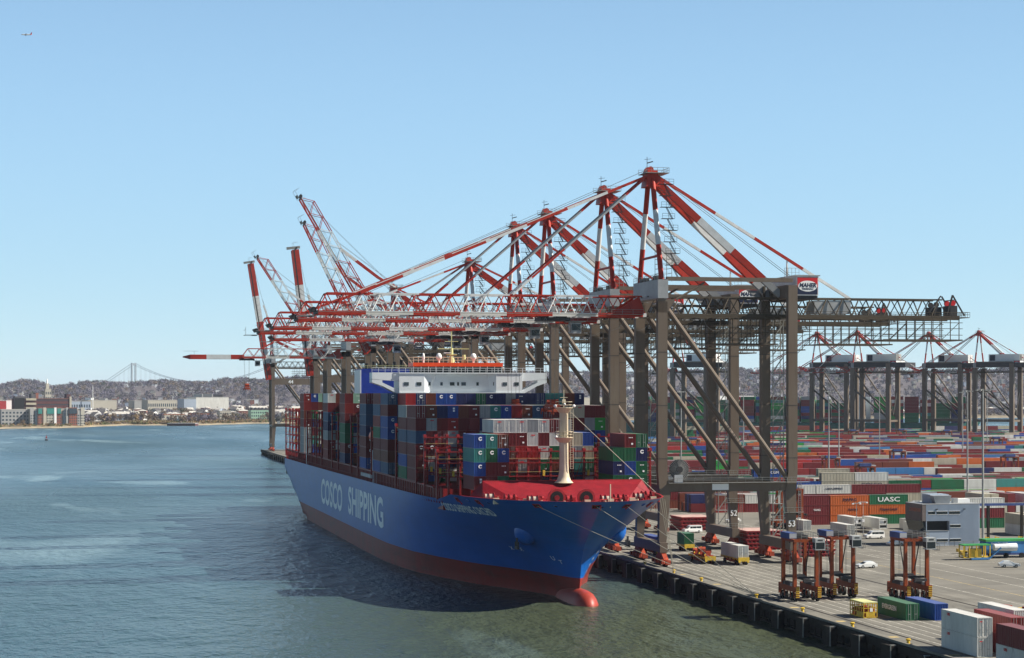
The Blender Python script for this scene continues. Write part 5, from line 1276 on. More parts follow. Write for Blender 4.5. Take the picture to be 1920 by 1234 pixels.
def cont(x, y, z, colour, label, kind='rib', L=40, rz=0., group=None, mark=None, parts=False):
    """near end at y (for rz=0), centre line x, floor z"""
    global NIND
    me = (C40 if L == 40 else C20)[kind]; ln = 12.19 if L == 40 else 6.06
    o = put('shipping_container', me, (x, y + ln / 2, z) if rz == 0 else (x, y, z), rz)
    for i, s in enumerate(o.material_slots):
        if s.material and s.material.name == 'box white': paint(o, 'box ' + colour, i)
    tag(o, label, 'container', group); NIND += 1
    if mark:
        kk, key = mark; put('marking', MK[mark], (.1, -ln / 2 - .035, 2.0 if kk != 'strip' else 2.25), 0, o)
    return o
BX = 75.0; BASE = BASEZ; TI = 2.9
WT = ['maroon'] * 6 + ['dark red'] * 5 + ['rust brown'] * 4 + ['navy'] * 4 + ['blue'] * 3 + ['green'] * 2 + ['light grey'] * 2 + ['white'] + ['steel blue'] * 2 + ['teal']
filled = set()
def ship_box(bay, Y, col, tier, colour, bayname, kind='rib', mark='auto'):
    if (bay, col, tier) in filled: return
    filled.add((bay, col, tier))
    if mark == 'auto':
        r = random.random(); mark = None
        if colour in ('navy', 'blue', 'teal', 'green', 'maroon', 'steel blue'): mark = ('ring', 'w') if r < .2 else ('bars', 'w') if r < .38 else ('glyphs', 'w') if r < .46 else None
        elif colour in ('white', 'light grey', 'cream'): mark = ('strip', 'r') if r < .5 else None
        elif r < .4: mark = ('bars', 'w')
    cont(BX + 1.25 + col * 2.5, Y, BASE + tier * TI, colour, f'{colour} container, {ORD[tier + 1]} tier up, {ORD[col + 1]} column from port, {bayname}', kind, 40, 0, 'containers stacked on the ship', mark)
C_ = dict(m='maroon', d='dark red', r='rust brown', R='red', n='navy', b='blue', s='steel blue', g='green', t='teal', G='bright green', w='white', l='light grey', c='cream', o='orange', p='pale green')
def block_rows(bay, Y, col0, rows, top, name, kinds=None):
    for i, row in enumerate(rows):
        for j, ch in enumerate(row):
            if ch == '.': continue
            kd = 'reefer' if ch == 'W' else 'door' if (i * 7 + j * 5 + col0) % 6 == 0 else 'rib'
            ship_box(bay, Y, col0 + j, top - i, C_.get(ch, 'white') if ch != 'W' else 'white', name, kd if ch != 'W' else 'door')
block_rows('B0', 397, 2, ['btr', 'tgb', 'bmm', 'mmg'], 3, 'foremost port stack')
block_rows('B0', 397, 14, ['.mg', 'ggn', 'nbg', 'ggg'], 3, 'foremost starboard stack')
block_rows('B1', 413, 5, ['WWWlWml', 'dmmwmwrcb', 'mrRRwgrlc', 'bmlmgrmtg'], 4, 'second bay')
block_rows('B2', 440, 0, ['mrnbrmltbRrsmmccmm', 'mldRm........cmmlG', 'smdlm.........nnnb', 'mmdl', 'mwb', 'mbg'], 5, 'third bay')
block_rows('B3', 453, 0, ['l', 'm', 's', 'm', 'b', 'g'], 5, 'fourth bay')
block_rows('B4', 469, 1, ['Rnrbbnngnnlnnnttrn', 'ds'], 6, 'fifth bay')
block_rows('B5', 481.6, 0, ['sbb', 'mbn', 'b', 'b', 'm', 'r', 's'], 6, 'sixth bay')
block_rows('B6', 494.5, 0, ['m', 's', 'd', 'g', 'm', 'r', 'b'], 6, 'seventh bay')
block_rows('B7', 519.5, 0, ['mcr', 'swm', 'sgm', 'nmd', 'mmn', 'mbd', 'bdm'], 6, 'bay behind the bridge')
for bi, (Y, outer, nm) in enumerate(((534.5, 3, 'second bay aft of bridge'), (548.5, 4, 'third bay aft of bridge'), (562, 0, 'fourth bay aft of bridge'), (577, 3, 'fifth bay aft of bridge'), (591, 3, 'sixth bay aft of bridge'), (602, 0, 'seventh bay aft of bridge'), (617.5, 3, 'eighth bay aft of bridge'), (644.5, 2, 'bay behind the funnel'), (668, 0, 'aftermost bay'))):
    for cc in range(outer, outer + 1):
        for t in range(7):
            if outer and t < 3: continue
            ship_box('A%d' % bi, Y, cc, t, random.choice(WT), nm)
    if outer == 0:
        for cc in range(1, 8 if bi == 8 else 5):
            ship_box('A%d' % bi, Y, cc, 6, ['dark red', 'rust brown', 'blue', 'pale green', 'cream', 'navy', 'rust brown'][(cc + bi) % 7], nm)
            if bi == 8 or cc < 3: ship_box('A%d' % bi, Y, cc, 5, ['dark red', 'maroon', 'rust brown', 'cream'][cc % 4], nm)
# hidden interior of the stacks: one joined cargo mass
Bs = []; mi = []; ck = ['box ' + c for c in ('maroon', 'dark red', 'rust brown', 'navy', 'blue', 'green', 'light grey', 'white', 'steel blue', 'teal')]
def infill(bay, Y, cols, tiers, skip=()):
    for c in cols:
        for t in range(tiers):
            if (bay, c, t) in filled: continue
            x = BX + .035 + c * 2.5; Bs.append((x, x + 2.43, Y, Y + 12.19, BASE + t * TI, BASE + t * TI + 2.86)); mi.append(random.randrange(len(ck)))
infill('B1', 413, range(5, 14), 2); infill('B2', 440, range(1, 18), 5); infill('B3', 453, range(1, 19), 6); infill('B4', 469, range(1, 19), 6)
infill('B5', 481.6, range(1, 19), 7); infill('B6', 494.5, range(1, 19), 7); infill('B7', 519.5, range(1, 19), 7)
for bi, Y in enumerate((534.5, 548.5, 562, 577, 591, 602, 617.5, 644.5, 668)):
    infill('A%d' % bi, Y, range(2 if bi not in (2, 5, 8) else 1, 18) if bi != 6 else range(3, 16), 6 if bi not in (2, 5) else 7)

me = np_boxes('cargo_containers', Bs, ck, mi); o = bpy.data.objects.new('cargo_containers', me); COL.objects.link(o); stuff(o); tag(o, 'mass of mixed containers filling the inner rows of the ship', 'containers')

# ---- text on some sides
def side_text(o, txt, key, size, facing, dx=0, z=1.5, sx=1., L=12.19):
    if facing == '-x': lettering(txt, key, (-1.235, dx, z), o, '-x', size, sx, .02)
    elif facing == '+x': lettering(txt, key, (1.235, dx, z), o, '+x', size, sx, .02)
# ---- foreground boxes on the apron
g = 'loose containers on the quay apron'
ev = cont(138.5, 309, GZ, 'green', 'green container with white lettering on the apron, between orange cage and blue container', 'door', group=g)
side_text(ev, 'EVERGREEN', 'sign_white', 1.15, '-x', 1.0, 1.55)
cont(143.3, 308, GZ, 'blue', 'plain blue container on the apron just right of the green one', 'rib', group=g)
for t in (0, 1):
    o = cont(129.7, 264, GZ + t * TI, 'white', ('lower' if t == 0 else 'upper') + ' white container of the double stack at the quay edge, doors facing out', 'door', group=g)
    side_text(o, 'UES', 'sign_red', .55, '-x', 3.6, 2.3, 1.1); put('marking', MK[('strip', 'r')], (-.62, -6.15, 2.2), 0, o).scale = (.5, 1, .6)
    o2 = cont(129.3, 245, GZ + t * TI, 'white' if t == 0 else 'maroon', ('white container below the maroon one' if t == 0 else 'maroon container on top of a white one') + ' in the bottom right corner', 'door', group=g)
    if t == 0: side_text(o2, 'UES', 'sign_red', .55, '-x', 3.2, 2.3, 1.1)
    cont(134.6, 263, GZ + t * TI, 'dark red' if t else 'maroon', ('upper' if t else 'lower') + ' faded red container standing right of the white double stack', 'door', group=g)
cont(139.6, 272, GZ, 'maroon', 'maroon container under the white roofed one at the right edge', 'rib', group=g); cont(139.6, 272, GZ + TI, 'white', 'white container on a maroon one at the right edge of view', 'rib', group=g)
# ---- boxes riding on yard chassis between the crane legs
def chassis(x, y, L=12.4, lab='', load=True, rz=0.):
    t = empty('container_chassis', (x, y, GZ), rz)
    m = MB()
    for s in (-.9, .9): m.box(s - .12, s + .12, 0, L, 1.0, 1.35, 'yellow')
    for q in np.linspace(0, L, 6): m.box(-1.25, 1.25, q - .1, q + .1, 1.05, 1.3, 'bogie_orange')
    for s in (-1.25, 1.15): m.box(s, s + .1, 0, L, 1.35, 1.55, 'yellow')
    m.box(-1.3, 1.3, -.25, 0, .9, 1.8, 'yellow'); m.box(-1.25, -.8, -.3, -.2, .6, .9, 'yellow').box(.8, 1.25, -.3, -.2, .6, .9, 'yellow'); m.build('frame', t)
    wm = MB().tube((-.28, 0, .5), (.28, 0, .5), .5, 'tyre', 14).tube((-.29, 0, .5), (.29, 0, .5), .25, 'bogie_orange', 8).mesh('wheel')
    for yy in (1.2, 2.5, L - 2.2): 
        for s in (-.95, .95): put('wheel', wm, (s, yy, 0), 0, t)
    m = MB()
    for yy in np.arange(3.6, L - 3, 1.2): m.box(-1.2, -.9, yy, yy + .5, .45, 1.05, 'bogie_orange').box(.9, 1.2, yy, yy + .5, .45, 1.05, 'bogie_orange')
    m.build('guide_brackets', t)
    tag(t, lab, 'trailer', 'yard chassis on the apron'); return t
chassis(146, 417, lab='orange chassis carrying the white container between the nearest crane legs'); o = cont(146, 417.1, GZ + 1.56, 'white', 'white container riding on an orange chassis between the nearest crane legs', 'door', group=g)
chassis(146, 457, 6.6, lab='orange chassis under the green and grey container near crane 52'); o = cont(146, 457.1, GZ + 1.56, 'green', 'short green container with grey end on a chassis near the van', 'rib', 20, group=g)
chassis(139.6, 421.5, lab='empty orange chassis with parked spreader parts left of the white container')
for j, (dx, dy, hh) in enumerate(((0, 2.2, 1.2), (0, 6.4, 1.5), (0, 10, 1.0))):
    m = MB().box(-1.1, 1.1, -1.3, 1.3, 0, .35, 'bogie_orange').box(-.6, .6, -.8, .8, .35, hh, 'bogie_orange').tube((-.9, 0, hh), (.9, 0, hh), .42, 'bogie_orange', 10).beam((-1, -1.2, .3), (.2, .9, hh + .4), .16, .16, 'yellow')
    o = m.build('spreader_headblock', loc=(139.6 + dx, 421.5 + dy, GZ + 1.56)); tag(o, ['orange spreader head resting on the near end of the empty chassis', 'orange spreader head resting on the middle of the empty chassis', 'orange spreader head resting on the far end of the empty chassis'][j], 'spreader', 'spreader heads on the chassis')
chassis(135.5, 446, 12.4, lab='chassis carrying the blue container by the waterside crane legs'); cont(135.5, 446.1, GZ + 1.56, 'blue', 'blue container on a chassis behind the ship bow by the crane leg', 'rib', group=g)
for j in range(3):
    x, y = 156 + j * 3.2, 311 - j * 4.6
    m = MB()
    for q in range(5): m.box(-1.2, 1.2, q * 1.3 - 3.2, q * 1.3 - 2.4, .5, 1.5 + .3 * ((q + j) % 2), 'bogie_orange' if q % 2 else 'yellow')
    m.box(-1.3, 1.3, -3.6, 3.2, .2, .55, 'yellow').box(-.9, .9, -1.6, 1.4, 1.6, 2.1, 'ship_red' if j else 'bogie_orange').box(-1.4, -1.1, -4, 3.6, .6, .8, 'dark_metal')
    for s in (-1, 1):
        for q in (-2.8, 2.4): m.tube((s * 1.1, q, .4), (s * 1.35, q, .4), .4, 'tyre', 10)
    o = m.build('lashing_bin', loc=(x, y, GZ)); o.rotation_euler = (0, 0, .25); tag(o, ['orange and yellow gear bin behind the blue container, leftmost of three', 'orange gear bin with dark red lid, middle of the three', 'yellow gear bin with dark red lid, rightmost of the three'][j], 'gear bin', 'lashing gear bins')
# orange personnel cage
cg = empty('lashing_cage', (132.9, 314, GZ)); m = MB()
for x in (-1.22, -.4, .4, 1.22):
    m.beam((x, 0, 0), (x, 0, 2.6), .13, .13, 'yellow').beam((x, 6, 0), (x, 6, 2.6), .13, .13, 'yellow')
for y in np.arange(0, 6.1, 1.0): m.beam((-1.22, y, 0), (-1.22, y, 2.6), .12, .12, 'yellow').beam((1.22, y, 0), (1.22, y, 2.6), .12, .12, 'yellow')
for z in (.1, .95, 1.7, 2.5):
    for x in (-1.22, 1.22): m.beam((x, 0, z), (x, 6, z), .1, .12, 'yellow')
    for y in (0, 6): m.beam((-1.22, y, z), (1.22, y, z), .1, .12, 'yellow')
m.build('frame', cg); MB().box(-1.25, 1.25, -.05, 6.05, 2.6, 2.72, 'pale_yellow').build('roof', cg); MB().box(-1.15, 1.15, .05, 5.95, .02, .1, 'rust_x' if False else 'yellow').build('floor', cg)
m = MB()
for y in np.arange(.5, 5.8, .8): m.box(-.9, .9, y, y + .4, .1, 1.3 + .5 * ((y * 7) % 1), 'bogie_orange')
m.box(-1.26, -1.2, .2, 2.8, .2, 1.0, 'yellow').box(-.8, .8, -.06, 0, .2, 1.1, 'yellow').box(-.1, .4, -.09, -.06, 1.1, 1.7, 'sign_white'); m.build('stored_gear', cg)
tag(cg, 'rusty yellow lashing cage standing alone on the apron near the edge', 'cage')
# ---- hatch covers stacked on the ground
hm = MB().box(-4.6, 4.6, -5.6, 5.6, .30, .62, 'hatch_red').box(-4.75, 4.75, -5.75, 5.75, .62, .82, 'hatch_red')
for j in range(9): hm.box(-4.4 + j * 1.05, -4.1 + j * 1.05, -5.7, 5.7, 0, .30, 'hatch_red')
hm.box(-4.6, 4.6, -5.6, 5.6, .825, .86, 'hatch_top'); hme = hm.mesh('hatch_cover')
for (x, y, nm, nn) in ((170.6, 533, 'behind the white van', 4), (165.5, 463, 'between crane legs 52 and 53', 5), (170.5, 441, 'behind the left straddle carrier', 4)):
    for q in range(nn):
        o = put('hatch_cover', hme, (x + (q % 2) * .3, y, GZ + q * .98)); tag(o, f'red hatch cover, {ORD[q + 1]} from the ground in the pile {nm}', 'hatch cover', 'stacked red hatch covers')

# ================================================================== STRADDLE CARRIERS
def straddle():
    t = empty('straddle_carrier', (0, 0, 0)); O = 'straddle_orange'; W = 2.15; YL = 3.0
    wm = MB().tube((-.22, 0, .78), (.22, 0, .78), .78, 'tyre', 18).mesh('wheel'); rm_ = MB().tube((-.24, 0, .78), (.24, 0, .78), .36, 'galv', 10).mesh('rim')
    for s in (-1, 1):
        m = MB().box(s * W - .3, s * W + .3, -4.3, 4.5, 1.75, 2.75, O).box(s * W - .34, s * W + .34, -4.6, -4.3, .7, 2.9, O).box(s * W - .34, s * W + .34, 4.5, 4.75, .9, 2.9, O)
        for q in range(6): m.box(s * W - .36, s * W + .36, -4.65, -4.6, .8 + q * .35, .95 + q * .35, 'yellow')
        m.build('side_beam', t)
        m = MB().box(s * W - .28, s * W + .28, -1.2, 1.5, 2.75, 3.5, 'dark_metal').box(s * W - .4, s * W + .1, -2.6, -1.6, 2.75, 3.3, 'grey_paint'); m.tube((s * W, 1.7, 3.0), (s * W, 2.5, 3.0), .35, 'dark_metal', 8); m.build('hydraulics', t)
        for q in (-3.5, -1.5, 1.5, 3.5):
            w_ = put('wheel', wm, (s * W, q, 0), 0, t); put('rim', rm_, (0, 0, 0), 0, w_)
            MB().box(s * W - .36, s * W - .24, q - .2, q + .2, .6, 1.9, O).box(s * W + .24, s * W + .36, q - .2, q + .2, .6, 1.9, O).build('wheel_fork', t)
        for q in (-YL, YL): MB().hexa([(s * W - .32, q - .36, 2.7), (s * W + .32, q - .36, 2.7), (s * W + .32, q + .36, 2.7), (s * W - .32, q + .36, 2.7), (s * W - .27, q - .3, 11.0), (s * W + .27, q - .3, 11.0), (s * W + .27, q + .3, 11.0), (s * W - .27, q + .3, 11.0)], O).build('leg', t)
        MB().box(s * W - .3, s * W + .3, -3.4, 3.4, 11.0, 11.5, O).build('top_beam', t)
    for q in (-YL, YL): MB().box(-W + .3, W - .3, q - .28, q + .28, 11.0, 11.5, O).build('cross_beam', t)
    m = MB().beam((-W, -.3, 10.9), (-W, -YL + .4, 5.0), .16, .16, 'dark_metal').beam((W, .3, 10.9), (W, YL - .4, 5.0), .16, .16, 'dark_metal'); m.build('side_brace', t)
    m = MB().box(-W - .5, -W + 1.0, -1.4, 3.2, 11.5, 12.6, 'blue_box').box(-W - .45, -W + .95, -1.5, -1.4, 11.6, 12.5, 'grey_paint'); m.build('engine_housing', t)
    m = MB().box(-1, 1.4, -.6, 2.6, 11.5, 12.1, 'dark_metal').tube((-.6, 1.5, 12.2), (1.2, 1.5, 12.2), .4, 'dark_metal', 10); m.rail([(-W + 1.2, -3.3, 11.5), (W + .3, -3.3, 11.5)], 'rail_metal', step=.9); m.rail([(W + .3, -3.3, 11.5), (W + .3, 3.3, 11.5)], 'rail_metal', step=1.2); m.rail([(-W, 3.3, 11.5), (W, 3.3, 11.5)], 'rail_metal', step=1.2)
    m.build('hoist_machinery', t)
    cbn = MB().box(W - .9, W + .9, -4.9, -3.3, 9.9, 11.0, 'dark_metal').box(W - .95, W + .95, -4.95, -3.2, 11.0, 11.8, 'cab_white').box(W - .95, W - .85, -4.95, -4.8, 9.6, 11.0, 'cab_white').box(W + .85, W + .95, -4.95, -4.8, 9.6, 11.0, 'cab_white').box(W - .95, W + .95, -4.95, -3.2, 9.6, 9.75, 'cab_white').build('driver_cab', t)
    MB().box(W - .85, W + .85, -4.94, -4.88, 9.8, 10.95, 'glass').build('windscreen', cbn)
    MB().box(W - .5, W + .5, -4.97, -4.95, 11.3, 11.55, 'dark_metal').build('cab_vent', cbn)
    m = MB(); m.rail([(W + .9, -4.9, 9.5), (W + 1.7, -4.9, 9.5), (W + 1.7, -3.3, 9.5)], 'rail_metal', step=.6); m.box(W + .9, W + 1.75, -4.95, -3.3, 9.42, 9.5, 'dark_metal'); m.build('cab_balcony', cbn)
    m = MB().box(-1.2, 1.2, -.4, .4, 3.95, 4.4, 'dark_metal').box(-.4, .4, -5.0, 5.0, 3.85, 4.2, 'dark_metal').box(-1.2, 1.2, -5.1, -4.7, 3.7, 4.2, 'dark_metal').box(-1.2, 1.2, 4.7, 5.1, 3.7, 4.2, 'dark_metal')
    m.box(-W + .3, W - .3, -2.6, -2.2, 4.1, 4.5, 'dark_metal').box(-W + .3, W - .3, 2.2, 2.6, 4.1, 4.5, 'dark_metal'); m.build('spreader', t)
    m = MB()
    for a in (-1, 1):
        for b in (-2.4, 2.4):
            for e in (-.12, .12): m.beam((a + e, b, 4.4), (a + e, b, 11.1), .035, .035, 'cable')
    m.build('hoist_chains', t, stuff=True)
    m = MB()
    for q in range(14): m.beam((W + .45, -3.2, 2.9 + q * .45), (W + .45, -2.8, 2.9 + q * .45), .04, .04, 'rail_metal')
    m.beam((W + .45, -3.2, 2.7), (W + .45, -3.2, 9.4), .06, .06, 'rail_metal').beam((W + .45, -2.8, 2.7), (W + .45, -2.8, 9.4), .06, .06, 'rail_metal'); m.build('ladder', t)
    return t
st0 = straddle(); g2 = 'orange straddle carriers'
st0.location = (132.1, 345.6, GZ); tag(st0, 'orange straddle carrier nearest the quay edge, leftmost of the front three', 'straddle carrier', g2)
c = copy_tree(st0, (141.2, 350, GZ)); tag(c, 'orange straddle carrier in the middle of the front three', 'straddle carrier', g2)
c = copy_tree(st0, (152.9, 342.6, GZ)); tag(c, 'orange straddle carrier standing alone behind the blue container, rightmost of three', 'straddle carrier', g2)
for j, (px, Z, lab) in enumerate(((1622, 735, 'orange straddle carrier among the stacks left of the blue lettered container'), (1893, 850, 'distant straddle carrier among the stacks at the right edge'), (1480, 560, 'orange straddle carrier behind leg 53 beside the brown stack'),
                                 (1683, 930, 'distant straddle carrier beyond the red stacks behind the lamp posts'), (1558, 830, 'distant straddle carrier behind the tall white lamp post'), (1300, 1180, 'very distant straddle carrier left of crane leg 52'), (1412, 1290, 'very distant straddle carrier between legs 52 and 53'), (1600, 1450, 'very distant carrier under the far crane with the white house'), (1690, 1480, 'very distant carrier left of the two right far cranes'), (1775, 1440, 'very distant carrier beneath the right pair of far cranes'), (1868, 1200, 'very distant carrier near the right edge below the far crane'))):
    X, Y = atZ(px, Z); c = copy_tree(st0, (X, Y, GZ), R(90)); tag(c, lab, 'straddle carrier', g2)
# ================================================================== THE YARD
ck = list(CC.keys()); YW = ['maroon'] * 9 + ['dark red'] * 8 + ['rust brown'] * 6 + ['red'] * 2 + ['navy'] * 3 + ['blue'] * 3 + ['green'] * 5 + ['light grey'] * 3 + ['white'] * 4 + ['cream'] * 4 + ['orange'] * 3 + ['teal', 'steel blue', 'sky blue', 'pale green', 'bright green']
yb = []; ym = []; free = []
def place_row(Y, x0, cells, top_only=True, name='', tiers_txt=True, mark=None):
    """cells: list of tier strings bottom->top, one string per 40-foot slot along X"""
    for j, s in enumerate(cells):
        for t, ch in enumerate(s):
            if ch == '.': continue
            colr = C_[ch]; x = x0 + 6.1 + j * 12.35
            o = cont(x, Y, GZ + t * TI, colr, f'{colr} container, {ORD[t + 1]} tier up, {ORD[j + 1]} from the left, {name}', 'door' if False else 'rib', rz=R(-90), group='containers stacked in the yard')
            free.append((o, Y, j, t))
    return
C_['k'] = 'sky blue'
place_row(543, 204.4, ['mmm', 'ooo', 'gog', 'md'], name='front yard stack behind the vans')
n0 = len(free)
for (o, Y, j, t) in free:
    # local +y of a box turned -90 deg points to +X, its local +x side faces the camera (-Y)
    if (j, t) == (1, 2): side_text(o, 'HAPAG', 'sign_navy', 1.3, '+x', 0, 1.5)
    if (j, t) == (1, 1): side_text(o, 'HAPAG', 'sign_navy', .9, '+x', 1.0, 1.5)
    if (j, t) == (2, 2): side_text(o, 'UASC', 'sign_white', 1.9, '+x', 0, 1.45, 1.5)
    if (j, t) == (2, 1): side_text(o, 'Hapag-Lloyd', 'sign_navy', 1.1, '+x', 0, 1.5)
    if (j, t) == (0, 1): side_text(o, 'YANG', 'sign_white', .8, '+x', 2, 1.5)
place_row(606, 200, ['dr', 'mw', 'rmw', 'dmw', 'mmm', 'gcm'], name='second yard stack')
place_row(632, 175, ['gc', 'rm', 'dmr', 'crm', 'dg', 'mbb', 'mmcc', 'rdcw', 'mbg'], name='third yard stack')
place_row(668, 188, ['mrd', 'mm', 'rr', 'mnc', 'rcnb', 'mgp', 'cmcc', 'mmg', 'wmc'], name='fourth yard stack')
for (o, Y, j, t) in free[n0:]:
    if Y == 606 and t == 2 and j == 3: side_text(o, 'CHINA SHIPPING', 'steel_blue_x' if False else 'sign_navy', .8, '+x', 0, 1.6)
    if Y == 668 and (j, t) == (4, 3): side_text(o, 'CMA CGM', 'sign_white', 1.3, '+x', 0, 1.6, 1.1)
    if Y == 668 and (j, t) == (5, 2): side_text(o, 'CHINA SHIPPING', 'sign_white', 1.1, '+x', 0, 1.6)
    if Y == 632 and (j, t) == (7, 2): side_text(o, 'COSCO', 'sign_navy', 1.4, '+x', 0, 1.6, 1.6)
    if Y == 668 and (j, t) == (6, 2): side_text(o, 'COSCO', 'sign_navy', 1.4, '+x', 0, 1.6, 1.6)
# the rest of the yard: too many to single out, one joined object
def yb_add(x, Y, t, colr, L=12.19):
    yb.append((x, x + L, Y - 1.2, Y + 1.2, GZ + t * TI, GZ + t * TI + 2.84)); ym.append(ck.index(colr))
def run(Y, xa, xb, hmin, hmax, run_same=.45):
    x = xa; last = random.choice(YW); h = random.randint(hmin, hmax)
    while x < xb:
        if random.random() < .10: x += 12.4; continue
        if random.random() < .14: h = random.choices([1, 2, 3, 4], [.18, .42, .34, .06])[0]; h = max(hmin, min(hmax, h))
        for t in range(h):
            if random.random() > run_same: last = random.choice(YW)
            yb_add(x, Y, t, last)
        x += 12.4
for Y in (547.2, 551.4): run(Y, 204.4, 254, 1, 2)
for Y in (610, 614, 618, 622): run(Y, 195, 300, 1, 2)
for Y in np.arange(636, 662, 4.2): run(Y, 180, 330, 1, 3)
Yk = 672.2
while Yk < 1590:
    rows = random.choice([4, 5, 6, 7])
    for r in range(rows):
        xa = max(178, 172 + random.uniform(0, 20)); xb = .50 * (Yk + 20) + 30
        if Yk > YEND - 20: xa = 500
        run(Yk + r * 4.25, xa, xb, 1 if Yk < 1300 else 2, 3 if Yk < 1500 else 4)
    Yk += rows * 4.25 + random.choice([18, 26, 36])
# boxes standing end-on at the right of the building
for x in np.arange(262, 330, 2.7):
    for t in range(random.choice([2, 3, 3])):
        yb.append((x, x + 2.44, 540, 552.2, GZ + t * TI, GZ + t * TI + 2.84)); ym.append(ck.index(random.choice(['cream', 'light grey', 'white', 'maroon', 'cream', 'green'])))
me = np_boxes('yard_containers', yb, ['box ' + c for c in ck], ym); o = bpy.data.objects.new('yard_containers', me); COL.objects.link(o); stuff(o); tag(o, 'thousands of mixed containers filling the yard to the far berth', 'containers')
# white stack at right: three named
place_row(520, 236.5, ['cwc', 'gmw'], name='stack right of the grey building')
# parked white reefers on chassis near the building
for j, (x, y, rz, lab) in enumerate(((213, 512, 0, 'white reefer container parked behind the vans, leftmost of the group'), (218, 506, 0, 'white reefer container parked second from the left near the vans'), (222, 520, 0, 'white reefer container behind the second one'),
                                     (206, 500, .0, 'white container on the ground nearest the straddle carriers'), (201, 520, .0, 'white container on the ground at the foot of the orange stack'), (227, 498, 0, 'white container beside the left wall of the grey building'), (232, 512, 0, 'white container partly behind the grey building'),
                                     (252, 486, 0, 'white container standing end-on right of the building, first'), (256, 488, 0, 'cream container standing end-on right of the building, second'), (262, 484, 0, 'white container standing end-on at the right edge'))):
    cont(x, y, GZ + (1.2 if j in (0, 1) else 0), 'white' if j != 8 else 'cream', lab, 'reefer' if j < 2 else 'door', rz=rz, group='white boxes round the building')
    if j >= 7: cont(x, y, GZ + TI, 'cream', lab.replace('standing', 'stacked on top,'), 'door', rz=rz, group='white boxes round the building')
# ---- control building
bd = empty('control_building', (210, 460.5, GZ)); W_, D_, H_ = 14.8, 10.2, 10.5
m = MB().box(0, W_, 0, D_, 0, 3.9, 'cladding').box(0, W_, 0, D_, 6.3, H_, 'cladding').box(6.4, W_, 0, D_, 3.9, 6.3, 'cladding'); m.build('wall', bd)
m = MB()
for j in range(48): m.box(.1 + j * .305, .2 + j * .305, -.035, 0, 6.35, H_ - .05, 'cladding')
for j in range(27): m.box(6.5 + j * .305, 6.6 + j * .305, -.035, 0, .05, 6.25, 'cladding')
m.build('cladding_ribs', bd, stuff=True)
MB().box(-1.0, 0, .0, D_ + .1, 6.3, H_, 'cladding_brown').box(-.35, 0, 0, D_, 0, 3.4, 'cladding_brown').build('brown_side_wall', bd)
MB().hexa([(-.2, 0, 3.6), (.02, 0, 3.6), (.02, D_, 3.6), (-.2, D_, 3.6), (-1.1, 0, 6.3), (-.8, 0, 6.3), (-.8, D_, 6.3), (-1.1, D_, 6.3)], 'glass').build('slanted_glazing', bd)
MB().box(.2, 6.2, .9, 1.0, 3.9, 6.3, 'black').box(.05, .25, 0, D_, 3.9, 6.3, 'cladding').build('recess', bd)
MB().hexa([(.0, -.1, 3.75), (6.3, -.1, 3.75), (6.3, .2, 3.75), (0, .2, 3.75), (-.8, -.1, 3.9), (6.3, -.1, 3.9), (6.3, .2, 3.9), (-.8, .2, 3.9)], 'steel_light').build('sill_trim', bd)
for (a, b, z0, z1) in ((.6, 2.5, 8.0, 8.75), (2.9, 5.9, 8.0, 8.75), (6.3, 9.3, 8.0, 8.75), (6.6, 9.5, 4.6, 5.3), (.6, 2.6, 1.0, 1.7), (3.0, 6.0, 1.0, 1.7), (6.5, 9.6, 1.0, 1.7)):
    w_ = MB().box(a, b, -.05, .02, z0, z1, 'glass').build('window', bd); MB().box(a - .06, b + .06, -.09, -.0, z1, z1 + .08, 'sign_white').box(a - .06, b + .06, -.09, 0, z0 - .08, z0, 'sign_white').build('frame', w_)
for x in (2.9, 10.5): MB().box(x - .25, x + .25, -.3, -.02, 9.2, 9.4, 'dark_metal').build('wall_lamp', bd)
MB().box(-1.05, W_ + .05, -.05, D_ + .1, H_, H_ + .18, 'steel_light').build('roof_edge', bd)
lettering('LONGSHORE', 'letter_orange', (-1.03, 4.4, 9.0), bd, '-x', 1.25, .95, .04)
m = MB().box(2.6, 7.8, 3.2, 8, H_ + .18, H_ + 2.4, 'cladding').hexa([(3.2, 1.2, H_ + .2), (7, 1.2, H_ + .2), (7, 3.2, H_ + .2), (3.2, 3.2, H_ + .2), (2.4, .8, H_ + 2.2), (7.4, .8, H_ + 2.2), (7.4, 3.2, H_ + 2.2), (2.4, 3.2, H_ + 2.2)], 'grey_paint').box(9, 10.2, 3, 4.4, H_ + .18, H_ + 1.4, 'steel_light').box(10.6, 14, 4, 7, H_ + .18, H_ + 1.1, 'sign_white'); m.build('roof_plant', bd)
tag(bd, 'blue grey clad control building with strip windows and a brown side', 'building')
fe = empty('low_fence', (211, 457.2, GZ)); m = MB(); m.rail([(0, 0, 0), (13, 0, 0)], 'rail_metal', step=2.4, h=1.3, r=.05)
m.build('rails', fe); tag(fe, 'low grey barrier in front of the control building', 'fence')
